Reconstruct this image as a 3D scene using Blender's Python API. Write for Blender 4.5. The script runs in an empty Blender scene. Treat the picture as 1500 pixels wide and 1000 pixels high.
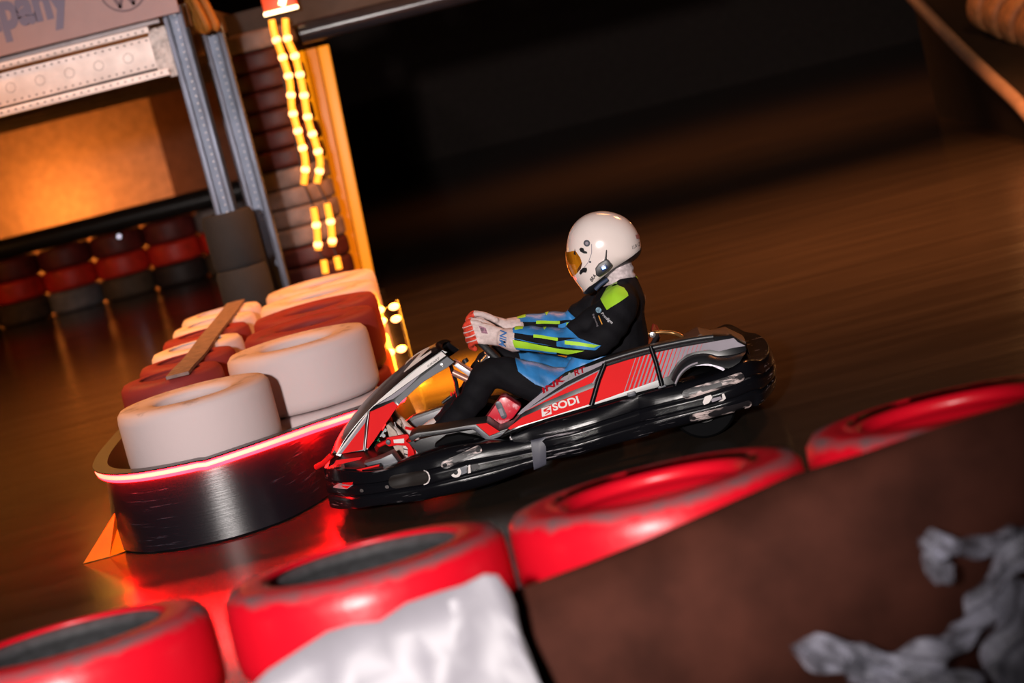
import bpy, bmesh, math, random
from mathutils import Vector, Matrix, Quaternion
from mathutils.bvhtree import BVHTree
random.seed(7)
S = bpy.context.scene
COL = S.collection
PI = math.pi

# ------------------------------------------------------------------ camera
CAM_H, CAM_PITCH, CAM_ROLL, LENS = 1.72, math.radians(8), math.radians(14), 70.0
FWD = Vector((0, math.cos(CAM_PITCH), -math.sin(CAM_PITCH)))
RGT0 = Vector((1, 0, 0)); UP0 = RGT0.cross(FWD)
RGT = RGT0 * math.cos(CAM_ROLL) - UP0 * math.sin(CAM_ROLL)
UPV = RGT0 * math.sin(CAM_ROLL) + UP0 * math.cos(CAM_ROLL)
ORG = Vector((0, 0, CAM_H)); FPX = LENS / 36 * 1500
cd = bpy.data.cameras.new('camera'); cam = bpy.data.objects.new('camera', cd); COL.objects.link(cam)
cd.lens = LENS; cd.sensor_width = 36; cd.clip_end = 200
m = Matrix.Identity(4)
for i in range(3):
    m[i][0], m[i][1], m[i][2], m[i][3] = RGT[i], UPV[i], -FWD[i], ORG[i]
cam.matrix_world = m
cd.dof.use_dof = True; cd.dof.focus_distance = 8.25; cd.dof.aperture_fstop = 2.0
S.camera = cam
S.view_settings.view_transform = 'Standard'; S.view_settings.look = 'None'
S.view_settings.gamma = 1; S.view_settings.use_curve_mapping = False
S.view_settings.exposure = 0.0

# ------------------------------------------------------------------ world and lights
W = bpy.data.worlds.new('world'); S.world = W; W.use_nodes = True
W.node_tree.nodes['Background'].inputs[0].default_value = (0.55, 0.30, 0.16, 1)
W.node_tree.nodes['Background'].inputs[1].default_value = 0.007

def lamp(name, kind, loc, energy, color, target=None, size=.3, spot=None, blend=.5, size_y=None):
    d = bpy.data.lights.new(name, kind); d.energy = energy; d.color = color
    if kind == 'AREA':
        d.size = size
        if size_y: d.shape = 'RECTANGLE'; d.size_y = size_y
    else:
        d.shadow_soft_size = size
    if kind == 'SPOT': d.spot_size = spot; d.spot_blend = blend
    o = bpy.data.objects.new(name, d); COL.objects.link(o); o.location = loc
    if target:
        o.rotation_euler = (Vector(target) - Vector(loc)).to_track_quat('-Z', 'Y').to_euler()
    return o
# the photographer's flash, beside the camera and aimed at the kart
lamp('camera_flash', 'SPOT', (-1.1, -1.6, 2.5), 4600, (1.0, .92, .88), (-.1, 8.6, .75), .16, math.radians(36), .8)
# unseen orange spots added overhead for the brown glow of the floor
lamp('hall_fill', 'SPOT', (4.6, 12.4, 5.6), 4200, (1.0, .33, .10), (4.6, 12.4, 0), .5, math.radians(116), 1.0)
lamp('hall_fill', 'SPOT', (2.3, 13.4, 5.6), 4600, (1.0, .33, .085), (2.0, 14.0, 0), 1.2, math.radians(112), 1.0)
lamp('hall_fill', 'SPOT', (-4.2, 11.0, 5.4), 3400, (1.0, .36, .06), (-4.2, 11.0, 0), .5, math.radians(96), 1.0)
lamp('hall_fill', 'SPOT', (2.6, 24.5, 5.8), 2600, (1.0, .33, .09), (4.0, 25.5, 0), 1.0, math.radians(120), 1.0)
lamp('sign_fill', 'SPOT', (-3.4, 7.5, 4.6), 620, (1.0, .80, .74), (-2.6, 13.5, 2.5), .2, math.radians(44), .6)  # added out of frame to brighten the sign and beam

# ------------------------------------------------------------------ helpers
def ray(px, py):
    return (FWD + RGT * ((px - 750) / FPX) + UPV * ((500 - py) / FPX))
def at_y(px, py, Y):
    d = ray(px, py); return ORG + d * ((Y - ORG.y) / d.y)
def at_z(px, py, z):
    d = ray(px, py); return ORG + d * ((z - ORG.z) / d.z)
KART_LOC = Vector((0.0, 8.47, 0)); KART_YAW = math.radians(-4)
KM = Matrix.Translation(KART_LOC) @ Matrix.Rotation(KART_YAW, 4, 'Z'); KI = KM.inverted()
KO = KI @ ORG
def K(px, py, y):
    """point of the kart's own frame (x to the rear, y away, z up) on its lengthwise plane y"""
    d = KI.to_3x3() @ ray(px, py); t = (y - KO.y) / d.y
    p = KO + d * t
    return Vector((p.x, y, p.z))
def Kf(px, py, fy, n=4):
    y = fy(0, .3)
    for _ in range(n):
        p = K(px, py, y); y = fy(p.x, p.z)
    return K(px, py, y)
def lerp(a, b, t): return a + (b - a) * t
def interp(xs, ys, x):
    if x <= xs[0]: return ys[0]
    for i in range(len(xs) - 1):
        if x <= xs[i + 1]:
            t = (x - xs[i]) / (xs[i + 1] - xs[i]); t = t * t * (3 - 2 * t) * .5 + t * .5
            return lerp(ys[i], ys[i + 1], t)
    return ys[-1]
def catmull(P, n=6, closed=False):
    P = [Vector(p) for p in P]; out = []; N = len(P)
    for i in range(N if closed else N - 1):
        if closed: a, b, c, d = P[i - 1], P[i], P[(i + 1) % N], P[(i + 2) % N]
        else: a, b, c, d = P[max(i - 1, 0)], P[i], P[i + 1], P[min(i + 2, N - 1)]
        for k in range(n):
            t = k / n
            out.append(.5 * ((2 * b) + (c - a) * t + (2 * a - 5 * b + 4 * c - d) * t * t + (3 * b - a - 3 * c + d) * t ** 3))
    if not closed: out.append(P[-1])
    return out

# materials ---------------------------------------------------------
MATS = {}
def mat(name, color, rough=.5, metal=0, spec=.5, coat=0, emit=None, es=0, var=.12, vscale=8, stretch=(1, 1, 1), bump=.0, bscale=40, alpha=1, trans=0, sheen=0):
    if name in MATS: return MATS[name]
    M = bpy.data.materials.new(name); M.use_nodes = True; nt = M.node_tree; N = nt.nodes; L = nt.links
    b = N['Principled BSDF']
    b.inputs['Base Color'].default_value = (*color, 1); b.inputs['Roughness'].default_value = rough
    b.inputs['Metallic'].default_value = metal; b.inputs['Specular IOR Level'].default_value = spec
    b.inputs['Coat Weight'].default_value = coat; b.inputs['Coat Roughness'].default_value = .08
    b.inputs['Alpha'].default_value = alpha; b.inputs['Transmission Weight'].default_value = trans
    b.inputs['Sheen Weight'].default_value = sheen
    if emit: b.inputs['Emission Color'].default_value = (*emit, 1); b.inputs['Emission Strength'].default_value = es
    tc = N.new('ShaderNodeTexCoord'); mp = N.new('ShaderNodeMapping'); mp.inputs['Scale'].default_value = stretch
    L.new(tc.outputs['Object'], mp.inputs['Vector'])
    if var:
        nz = N.new('ShaderNodeTexNoise'); nz.inputs['Scale'].default_value = vscale; nz.inputs['Detail'].default_value = 5
        L.new(mp.outputs[0], nz.inputs['Vector'])
        r = N.new('ShaderNodeValToRGB'); r.color_ramp.elements[0].position = .3; r.color_ramp.elements[1].position = .72
        r.color_ramp.elements[0].color = (*[c * (1 - var * 1.6) for c in color], 1)
        r.color_ramp.elements[1].color = (*[min(1, c * (1 + var)) for c in color], 1)
        L.new(nz.outputs['Fac'], r.inputs[0]); L.new(r.outputs[0], b.inputs['Base Color'])
    if bump:
        nb = N.new('ShaderNodeTexNoise'); nb.inputs['Scale'].default_value = bscale; nb.inputs['Detail'].default_value = 4
        L.new(mp.outputs[0], nb.inputs['Vector'])
        bp = N.new('ShaderNodeBump'); bp.inputs['Strength'].default_value = bump; bp.inputs['Distance'].default_value = .01
        L.new(nb.outputs['Fac'], bp.inputs['Height']); L.new(bp.outputs[0], b.inputs['Normal'])
    MATS[name] = M; return M
def scuffed(name, base, scuff, lo=.56, hi=.62, sx=(2.2, 6, 34), patch=3.2, rough=.32, prough=.55, patch_lo=.5, bump=.25):
    """plastic with scratched, scuffed patches: streaks along x gated by broad patches"""
    if name in MATS: return MATS[name]
    M = mat(name, base, rough, var=0); nt = M.node_tree; N = nt.nodes; L = nt.links; b = N['Principled BSDF']
    tc = [n for n in N if n.type == 'TEX_COORD'][0]; mp = [n for n in N if n.type == 'MAPPING'][0]
    mp.inputs['Scale'].default_value = sx
    a = N.new('ShaderNodeTexNoise'); a.inputs['Scale'].default_value = 3; a.inputs['Detail'].default_value = 8; a.inputs['Roughness'].default_value = .7
    L.new(mp.outputs[0], a.inputs['Vector'])
    p = N.new('ShaderNodeTexNoise'); p.inputs['Scale'].default_value = patch; p.inputs['Detail'].default_value = 2
    L.new(tc.outputs['Object'], p.inputs['Vector'])
    def ramp(src, l, h):
        r = N.new('ShaderNodeMapRange'); r.inputs[1].default_value = l; r.inputs[2].default_value = h
        L.new(src, r.inputs[0]); return r.outputs[0]
    mul = N.new('ShaderNodeMath'); mul.operation = 'MULTIPLY'
    L.new(ramp(a.outputs['Fac'], lo, hi), mul.inputs[0]); L.new(ramp(p.outputs['Fac'], patch_lo, patch_lo + .1), mul.inputs[1])
    mx = N.new('ShaderNodeMix'); mx.data_type = 'RGBA'
    mx.inputs[6].default_value = (*base, 1); mx.inputs[7].default_value = (*scuff, 1)
    L.new(mul.outputs[0], mx.inputs[0]); L.new(mx.outputs[2], b.inputs['Base Color'])
    mr = N.new('ShaderNodeMapRange'); mr.inputs[3].default_value = rough; mr.inputs[4].default_value = prough
    L.new(mul.outputs[0], mr.inputs[0]); L.new(mr.outputs[0], b.inputs['Roughness'])
    bp = N.new('ShaderNodeBump'); bp.inputs['Strength'].default_value = bump; bp.inputs['Distance'].default_value = .004
    L.new(a.outputs['Fac'], bp.inputs['Height']); L.new(bp.outputs[0], b.inputs['Normal'])
    return M
def tyre_paint(name, color, worn, R, h, amount=.5, rough=.38, zlo=.80, rlo=.80):
    """paint on a tyre, rubbed off in a ring along the top shoulder"""
    M = mat(name, color, rough, var=0, spec=.10); nt = M.node_tree; N = nt.nodes; L = nt.links; b = N['Principled BSDF']
    tc = [n for n in N if n.type == 'TEX_COORD'][0]
    sp = N.new('ShaderNodeSeparateXYZ'); L.new(tc.outputs['Object'], sp.inputs[0])
    ln = N.new('ShaderNodeVectorMath'); ln.operation = 'LENGTH'
    cx = N.new('ShaderNodeCombineXYZ'); L.new(sp.outputs[0], cx.inputs[0]); L.new(sp.outputs[1], cx.inputs[1]); L.new(cx.outputs[0], ln.inputs[0])
    def mr(src, a, c):
        r = N.new('ShaderNodeMapRange'); r.inputs[1].default_value = a; r.inputs[2].default_value = c; L.new(src, r.inputs[0]); return r.outputs[0]
    def mth(op, a, c):
        q = N.new('ShaderNodeMath'); q.operation = op
        for i, v in enumerate((a, c)):
            if isinstance(v, (int, float)): q.inputs[i].default_value = v
            else: L.new(v, q.inputs[i])
        return q.outputs[0]
    ring = mth('MULTIPLY', mr(sp.outputs[2], h * zlo, h * (zlo + .12)), mr(ln.outputs['Value'], R * rlo, R * (rlo + .1)))
    nz = N.new('ShaderNodeTexNoise'); nz.inputs['Scale'].default_value = 9; nz.inputs['Detail'].default_value = 6; nz.inputs['Roughness'].default_value = .65
    L.new(tc.outputs['Object'], nz.inputs['Vector'])
    fac = mr(mth('ADD', mth('MULTIPLY', ring, amount), nz.outputs['Fac']), .66, 1.0)
    mx = N.new('ShaderNodeMix'); mx.data_type = 'RGBA'; mx.inputs[6].default_value = (*color, 1); mx.inputs[7].default_value = (*worn, 1)
    L.new(fac, mx.inputs[0]); L.new(mx.outputs[2], b.inputs['Base Color'])
    r2 = N.new('ShaderNodeMapRange'); r2.inputs[3].default_value = rough; r2.inputs[4].default_value = .75
    L.new(fac, r2.inputs[0]); L.new(r2.outputs[0], b.inputs['Roughness'])
    bp = N.new('ShaderNodeBump'); bp.inputs['Strength'].default_value = .25; bp.inputs['Distance'].default_value = .01
    L.new(nz.outputs['Fac'], bp.inputs['Height']); L.new(bp.outputs[0], b.inputs['Normal'])
    return M

# object makers -----------------------------------------------------
def link(name, me, material=None, parent=None, smooth=True, angle=None):
    o = bpy.data.objects.new(name, me); COL.objects.link(o)
    if material: me.materials.append(material) if not me.materials else None
    if parent: o.parent = parent
    if smooth:
        for p in me.polygons: p.use_smooth = True
        if angle: sharp(me, angle)
    return o
def sharp(me, angle):
    bm = bmesh.new(); bm.from_mesh(me)
    for e in bm.edges:
        if len(e.link_faces) == 2 and e.calc_face_angle(0) > math.radians(angle): e.smooth = False
    bm.to_mesh(me); bm.free()
def from_bm(name, bm, material, parent=None, smooth=True, angle=40, fix=True):
    if fix: bmesh.ops.recalc_face_normals(bm, faces=bm.faces)
    me = bpy.data.meshes.new(name); bm.to_mesh(me); bm.free()
    return link(name, me, material, parent, smooth, angle)
def py_mesh(name, V, F, material, parent=None, smooth=True, angle=40):
    bm = bmesh.new(); vs = [bm.verts.new(v) for v in V]
    for f in F:
        try: bm.faces.new([vs[i] for i in f])
        except ValueError: pass
    return from_bm(name, bm, material, parent, smooth, angle)
def tag(o, label, cat, group=None, kind=None):
    o['label'] = label; o['category'] = cat
    if group: o['group'] = group
    if kind: o['kind'] = kind
    return o
def struct(o): o['kind'] = 'structure'; return o
def thing(name, label, cat, loc=(0, 0, 0), rotz=0, group=None):
    o = bpy.data.objects.new(name, None); COL.objects.link(o); o.location = loc; o.rotation_euler = (0, 0, rotz)
    o.empty_display_size = .1
    return tag(o, label, cat, group)
def dup(o, loc=None, label=None, parent=None, rotz=None):
    c = o.copy(); COL.objects.link(c); c.parent = parent
    if loc is not None: c.location = loc
    if rotz is not None: c.rotation_euler = (0, 0, rotz)
    if label: c['label'] = label
    for ch in list(o.children): dup(ch, parent=c)
    return c
def add_box(bm, c, s, R=None, bev=0):
    r = bmesh.ops.create_cube(bm, size=1); vs = r['verts']
    for v in vs:
        p = Vector((v.co.x * s[0], v.co.y * s[1], v.co.z * s[2]))
        v.co = (R @ p if R else p) + Vector(c)
    if bev:
        es = list({e for v in vs for e in v.link_edges})
        bmesh.ops.bevel(bm, geom=es, offset=bev, segments=2, affect='EDGES', profile=.6)
def box(name, c, s, material, parent=None, R=None, bev=0):
    bm = bmesh.new(); add_box(bm, c, s, R, bev); return from_bm(name, bm, material, parent, True, 35)
def add_tube(bm, P, r, seg=10, closed=False, cap=True):
    P = [Vector(p) for p in P]; n = len(P); rs = r if isinstance(r, (list, tuple)) else [r] * n
    T = []
    for i in range(n):
        a = P[i - 1] if (i or closed) else P[i]; b = P[(i + 1) % n] if (i < n - 1 or closed) else P[i]
        T.append((b - a).normalized())
    up = Vector((0, 0, 1)) if abs(T[0].z) < .9 else Vector((1, 0, 0))
    u = (up - T[0] * up.dot(T[0])).normalized(); rings = []
    for i in range(n):
        u = (u - T[i] * u.dot(T[i])).normalized(); w = T[i].cross(u)
        rings.append([bm.verts.new(P[i] + (u * math.cos(2 * PI * k / seg) + w * math.sin(2 * PI * k / seg)) * rs[i]) for k in range(seg)])
    for i in range(n if closed else n - 1):
        A, B = rings[i], rings[(i + 1) % n]
        for k in range(seg): bm.faces.new((A[k], A[(k + 1) % seg], B[(k + 1) % seg], B[k]))
    if cap and not closed:
        bm.faces.new(rings[0][::-1]); bm.faces.new(rings[-1])
def tube(name, P, r, material, parent=None, seg=10, closed=False):
    bm = bmesh.new(); add_tube(bm, P, r, seg, closed); return from_bm(name, bm, material, parent, True, 50)
def add_lathe(bm, prof, seg=48, M=None, closed=False):
    rings = []
    for r, z in prof:
        ring = []
        for k in range(seg):
            a = 2 * PI * k / seg; p = Vector((r * math.cos(a), r * math.sin(a), z)); ring.append(bm.verts.new(M @ p if M else p))
        rings.append(ring)
    n = len(rings)
    for i in range(n if closed else n - 1):
        A, B = rings[i], rings[(i + 1) % n]
        for k in range(seg): bm.faces.new((A[k], A[(k + 1) % seg], B[(k + 1) % seg], B[k]))
    if not closed:
        if prof[0][0] > 1e-5: bm.faces.new(rings[0][::-1])
        if prof[-1][0] > 1e-5: bm.faces.new(rings[-1])
def lathe(name, prof, material, parent=None, seg=48, M=None, closed=False):
    bm = bmesh.new(); add_lathe(bm, prof, seg, M, closed); return from_bm(name, bm, material, parent, True, 35)
def loft(name, rings, material, parent=None, closed_ring=True, caps=True, angle=35):
    bm = bmesh.new(); R = [[bm.verts.new(p) for p in r] for r in rings]; n = len(R[0])
    for A, B in zip(R, R[1:]):
        for k in range(n if closed_ring else n - 1): bm.faces.new((A[k], A[(k + 1) % n], B[(k + 1) % n], B[k]))
    if caps and closed_ring: bm.faces.new(R[0][::-1]); bm.faces.new(R[-1])
    return from_bm(name, bm, material, parent, True, angle)
def plate(name, pts, thick, material, parent=None, bev=.003, dirv=Vector((0, 1, 0))):
    """solid plate: outline of 3-D points, pushed along dirv by thick"""
    bm = bmesh.new(); f = bm.faces.new([bm.verts.new(p) for p in pts])
    r = bmesh.ops.extrude_face_region(bm, geom=[f])
    for v in r['geom']:
        if isinstance(v, bmesh.types.BMVert): v.co += dirv * thick
    bmesh.ops.recalc_face_normals(bm, faces=bm.faces)
    if bev:
        es = [e for e in bm.edges if len(e.link_faces) == 2 and e.calc_face_angle(0) > .9]
        bmesh.ops.bevel(bm, geom=es, offset=bev, segments=2, affect='EDGES', profile=.6)
    bmesh.ops.triangulate(bm, faces=[f for f in bm.faces if len(f.verts) > 4])
    return from_bm(name, bm, material, parent, True, 35)
def patch(name, src, polys, off, material, parent, extra=None, keep=None, big=False):
    """piece of a surface lying inside convex outlines of (x, z), lifted off it by off: print, badge or trim that follows the surface"""
    out = bmesh.new()
    for poly in polys:
        bm = bmesh.new(); me = src.data; vm = {}
        bx0, bx1 = min(p[0] for p in poly) - .03, max(p[0] for p in poly) + .03; bz0, bz1 = min(p[-1] for p in poly) - .03, max(p[-1] for p in poly) + .03
        for f in me.polygons:
            c = f.center
            if big or (bx0 < c.x < bx1 and bz0 < c.z < bz1):
                if keep and not keep(f): continue
                bm.faces.new([vm[i] if i in vm else vm.setdefault(i, bm.verts.new(me.vertices[i].co)) for i in f.vertices])
        pts = [(p[0], p[-1]) for p in poly]
        area = sum(pts[i - 1][0] * pts[i][1] - pts[i][0] * pts[i - 1][1] for i in range(len(pts)))
        if area < 0: pts = pts[::-1]
        for i in range(len(pts)):
            a = pts[i - 1]; b = pts[i]; d = (b[0] - a[0], b[1] - a[1])
            if abs(d[0]) + abs(d[1]) < 1e-7: continue
            bmesh.ops.bisect_plane(bm, geom=bm.verts[:] + bm.edges[:] + bm.faces[:], plane_co=(a[0], 0, a[1]), plane_no=(d[1], 0, -d[0]), clear_outer=True)
        for co, no in (extra or []):
            bmesh.ops.bisect_plane(bm, geom=bm.verts[:] + bm.edges[:] + bm.faces[:], plane_co=co, plane_no=no, clear_outer=True)
        bm.normal_update()
        vs = {}
        for f in bm.faces:
            try: out.faces.new([vs.setdefault(v, out.verts.new(v.co + v.normal * off)) if v not in vs else vs[v] for v in f.verts])
            except ValueError: pass
        bm.free()
    loose = [v for v in out.verts if not v.link_faces]
    bmesh.ops.delete(out, geom=loose, context='VERTS')
    return from_bm(name, out, material, parent, True, None, fix=False)
def bvh_of(*objs):
    V, F = [], []
    for o in objs:
        n = len(V); V += [v.co.copy() for v in o.data.vertices]; F += [[n + i for i in p.vertices] for p in o.data.polygons]
    return BVHTree.FromPolygons(V, F)
def project(name, pts2, bvh, off, material, parent, cell=.012, side=-1, fall=None):
    """flat outline (x, z) laid onto a surface along the kart's crosswise axis"""
    bm = bmesh.new(); bm.faces.new([bm.verts.new((p[0], 0, p[-1])) for p in pts2])
    xs = [p[0] for p in pts2]; zs = [p[-1] for p in pts2]
    for lo, hi, ax in ((min(xs), max(xs), 0), (min(zs), max(zs), 2)):
        k = lo + cell
        while k < hi:
            co = [0, 0, 0]; no = [0, 0, 0]; co[ax] = k; no[ax] = 1; k += cell
            bmesh.ops.bisect_plane(bm, geom=bm.verts[:] + bm.edges[:] + bm.faces[:], plane_co=co, plane_no=no)
    return drop(name, bm, bvh, off, material, parent, side, fall)
def drop(name, bm, bvh, off, material, parent, side=-1, fall=None):
    last = fall
    for v in bm.verts:
        h = bvh.ray_cast(Vector((v.co.x, side * 3, v.co.z)), Vector((0, -side, 0)))
        if h[0] is not None: y = h[0].y + side * off; last = y if last is None else last
        else: y = last if last is not None else side * .6
        v.co.y = y
    return from_bm(name, bm, material, parent, True, None)
FONT_CACHE = {}
def text_bm(s, shear=0, bold=.0):
    c = bpy.data.curves.new('t', 'FONT'); c.body = s; c.shear = shear; c.offset = bold; c.resolution_u = 4
    o = bpy.data.objects.new('t', c); COL.objects.link(o)
    me = bpy.data.meshes.new_from_object(o.evaluated_get(bpy.context.evaluated_depsgraph_get()))
    bpy.data.objects.remove(o); bpy.data.curves.remove(c)
    bm = bmesh.new(); bm.from_mesh(me); bpy.data.meshes.remove(me)
    xs = [v.co.x for v in bm.verts]; ys = [v.co.y for v in bm.verts]
    x0, x1, y0, y1 = min(xs), max(xs), min(ys), max(ys)
    for v in bm.verts: v.co = Vector(((v.co.x - x0) / (x1 - x0), (v.co.y - y0) / (y1 - y0), 0))
    return bm
def letter(name, s, o, ux, uy, n, material, parent, shear=0, bold=0, off=.003):
    """lettering spread over the parallelogram o, o+ux, o+uy"""
    bm = text_bm(s, shear, bold); o = Vector(o); ux = Vector(ux); uy = Vector(uy); n = Vector(n)
    for v in bm.verts: v.co = o + ux * v.co.x + uy * v.co.y + n * off
    return from_bm(name, bm, material, parent, False)
def letter_on(name, s, o, ux, uy, bvh, material, parent, shear=0, bold=0, off=.004, fall=None):
    bm = text_bm(s, shear, bold)
    for v in bm.verts: v.co = Vector(o) + Vector(ux) * v.co.x + Vector(uy) * v.co.y
    return drop(name, bm, bvh, off, material, parent, fall=fall)
def remeshed(name, bm, voxel, material, parent, smooth_it=6, noise=None):
    me = bpy.data.meshes.new(name); bm.to_mesh(me); bm.free()
    o = bpy.data.objects.new(name, me); COL.objects.link(o)
    md = o.modifiers.new('r', 'REMESH'); md.mode = 'VOXEL'; md.voxel_size = voxel; md.use_smooth_shade = True
    ms = o.modifiers.new('s', 'SMOOTH'); ms.iterations = smooth_it; ms.factor = .5
    me2 = bpy.data.meshes.new_from_object(o.evaluated_get(bpy.context.evaluated_depsgraph_get()))
    bpy.data.objects.remove(o); bpy.data.meshes.remove(me)
    me2.name = name
    if noise:
        new = [v.co + v.normal * noise(v.co) for v in me2.vertices]
        for v, c in zip(me2.vertices, new): v.co = c
    return link(name, me2, material, parent)
def limb(bm, P, R, n=5, seg=18):
    """closed capsule through joints P with radii R (number, or (crosswise, in-plane))"""
    R = [(r, r) if isinstance(r, (int, float)) else r for r in R]
    C = catmull(P, n); RR = []
    for i in range(len(P) - 1):
        for k in range(n):
            t = k / n; RR.append((lerp(R[i][0], R[i + 1][0], t), lerp(R[i][1], R[i + 1][1], t)))
    RR.append(R[-1]); N = len(C)
    T = [(C[min(i + 1, N - 1)] - C[max(i - 1, 0)]).normalized() for i in range(N)]
    ends = []
    for e, s in ((0, -1), (N - 1, 1)):
        seq = []
        for a in (30, 55, 75):
            a = math.radians(a); rm = min(RR[e]); seq.append((C[e] + T[e] * s * rm * math.sin(a), (RR[e][0] * math.cos(a), RR[e][1] * math.cos(a)), T[e]))
        ends.append(seq)
    full = ends[0][::-1] + list(zip(C, RR, T)) + ends[1]
    rings = []
    for p, r, t in full:
        b1 = Vector((0, 1, 0)); b1 = b1 - t * b1.dot(t)
        if b1.length < .15: b1 = Vector((1, 0, 0)) - t * t.x
        b1.normalize(); b2 = t.cross(b1)
        rings.append([bm.verts.new(p + b1 * r[0] * math.cos(2 * PI * k / seg) + b2 * r[1] * math.sin(2 * PI * k / seg)) for k in range(seg)])
    for A, B in zip(rings, rings[1:]):
        for k in range(seg): bm.faces.new((A[k], A[(k + 1) % seg], B[(k + 1) % seg], B[k]))
    bm.faces.new(rings[0][::-1]); bm.faces.new(rings[-1])
def wob(p, s=1.0):
    return (math.sin(p.x * 31 * s + p.z * 17 * s) * math.sin(p.y * 23 * s + p.z * 29 * s) + .6 * math.sin(p.x * 57 * s - p.z * 71 * s + p.y * 11 * s))

# ------------------------------------------------------------------ the hall
def floor_material():
    M = mat('polished_floor', (.040, .034, .031), .3, var=0); nt = M.node_tree; N = nt.nodes; L = nt.links; b = N['Principled BSDF']
    tc = [n for n in N if n.type == 'TEX_COORD'][0]; mp = [n for n in N if n.type == 'MAPPING'][0]; mp.inputs['Scale'].default_value = (.35, 2.2, 1)
    a = N.new('ShaderNodeTexNoise'); a.inputs['Scale'].default_value = 2.2; a.inputs['Detail'].default_value = 7; L.new(mp.outputs[0], a.inputs['Vector'])
    r = N.new('ShaderNodeValToRGB'); r.color_ramp.elements[0].position = .36; r.color_ramp.elements[1].position = .68
    r.color_ramp.elements[0].color = (.024, .018, .014, 1); r.color_ramp.elements[1].color = (.029, .0215, .0165, 1)
    L.new(a.outputs['Fac'], r.inputs[0]); L.new(r.outputs[0], b.inputs['Base Color'])
    mr = N.new('ShaderNodeMapRange'); mr.inputs[1].default_value = .3; mr.inputs[2].default_value = .7; mr.inputs[3].default_value = .13; mr.inputs[4].default_value = .21
    L.new(a.outputs['Fac'], mr.inputs[0]); L.new(mr.outputs[0], b.inputs['Roughness'])
    f = N.new('ShaderNodeTexNoise'); f.inputs['Scale'].default_value = 90; L.new(tc.outputs['Object'], f.inputs['Vector'])
    bp = N.new('ShaderNodeBump'); bp.inputs['Strength'].default_value = .05; bp.inputs['Distance'].default_value = .01
    L.new(f.outputs['Fac'], bp.inputs['Height']); L.new(bp.outputs[0], b.inputs['Normal'])
    return M
dark_wall = mat('dark_wall_paint', (.05, .035, .03), .85)
struct(box('floor', (1, 18, -.05), (30, 46, .1), floor_material()))
struct(box('wall_back', (1, 41.1, 3.2), (30, .2, 6.6), dark_wall))
struct(box('wall_left', (-14.1, 18, 3.2), (.2, 46, 6.6), dark_wall))
struct(box('wall_right', (16.1, 18, 3.2), (.2, 46, 6.6), dark_wall))
struct(box('ceiling', (1, 18, 6.6), (30.4, 46, .2), mat('dark_ceiling', (.03, .025, .022), .9)))

# partition lit orange, far left, and the upper deck over it
wl = at_y(-60, 300, 28.6).x; wr = at_y(262, 300, 28.6).x
struct(box('wall_partition', ((wl - 3 + wr) / 2, 28.7, 1.2), (wr - wl + 3, .2, 2.4), mat('cream_partition', (.62, .50, .42), .8)))
struct(box('wall_partition', (wr + .55, 28.6, 1.2), (1.1, .3, 2.4), mat('brown_partition', (.16, .09, .06), .8)))
deck_m = mat('deck_boards', (.20, .13, .07), .7, var=.3, vscale=3, stretch=(.3, 6, 1))
struct(box('ceiling_deck', (-7.6, 21.5, 2.50), (12.0, 15.4, .16), deck_m))
for i in range(5):
    struct(box('trim_%d' % (i + 1), (-7.6, 15.2 + i * 2.3, 2.34), (12.0, .12, .16), mat('deck_joist', (.24, .15, .07), .7)))
struct(box('ceiling_bridge', (1.6, 18.4, 2.45), (6.4, 4.6, .2), mat('bridge_slab', (.06, .05, .045), .8)))

# ------------------------------------------------------------------ tyres
def tyre_profile(R, h, ri):
    q = min(.035, .16 * h)
    return [(ri, .05 * h), (ri + .3 * (R - ri), 0), (R - q * 1.6, .004), (R - q * .6, q * .22), (R - q * .12, q * .8), (R, q * 1.8), (R, h * .5), (R, h - q * 1.8), (R - q * .12, h - q * .8),
            (R - q * .6, h - q * .22), (R - q * 1.6, h - .003), (R - q * 2.6, h), (R - q * 3.2, h - .006), (ri + .3 * (R - ri), h - .004), (ri + .016, h - .012), (ri, h - .03),
            (ri + .012, .80 * h), (R * .88, .62 * h), (R * .88, .38 * h), (ri + .012, .2 * h)]
def tyre_mesh(name, R, h, ri, seg=56):
    bm = bmesh.new(); add_lathe(bm, tyre_profile(R, h, ri), seg, closed=True)
    bmesh.ops.recalc_face_normals(bm, faces=bm.faces)
    me = bpy.data.meshes.new(name); bm.to_mesh(me); bm.free()
    for p in me.polygons: p.use_smooth = True
    return me
def tyre_at(me, material, loc, label, group=None, name='tyre', tilt=(0, 0)):
    o = bpy.data.objects.new(name, me); COL.objects.link(o); o.location = loc; o.rotation_euler = (tilt[0], tilt[1], 0 if tilt[0] else random.random() * 6)
    if not me.materials: me.materials.append(material)
    o.material_slots[0].link = 'OBJECT'; o.material_slots[0].material = material
    return tag(o, label, 'tyre', group)

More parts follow.
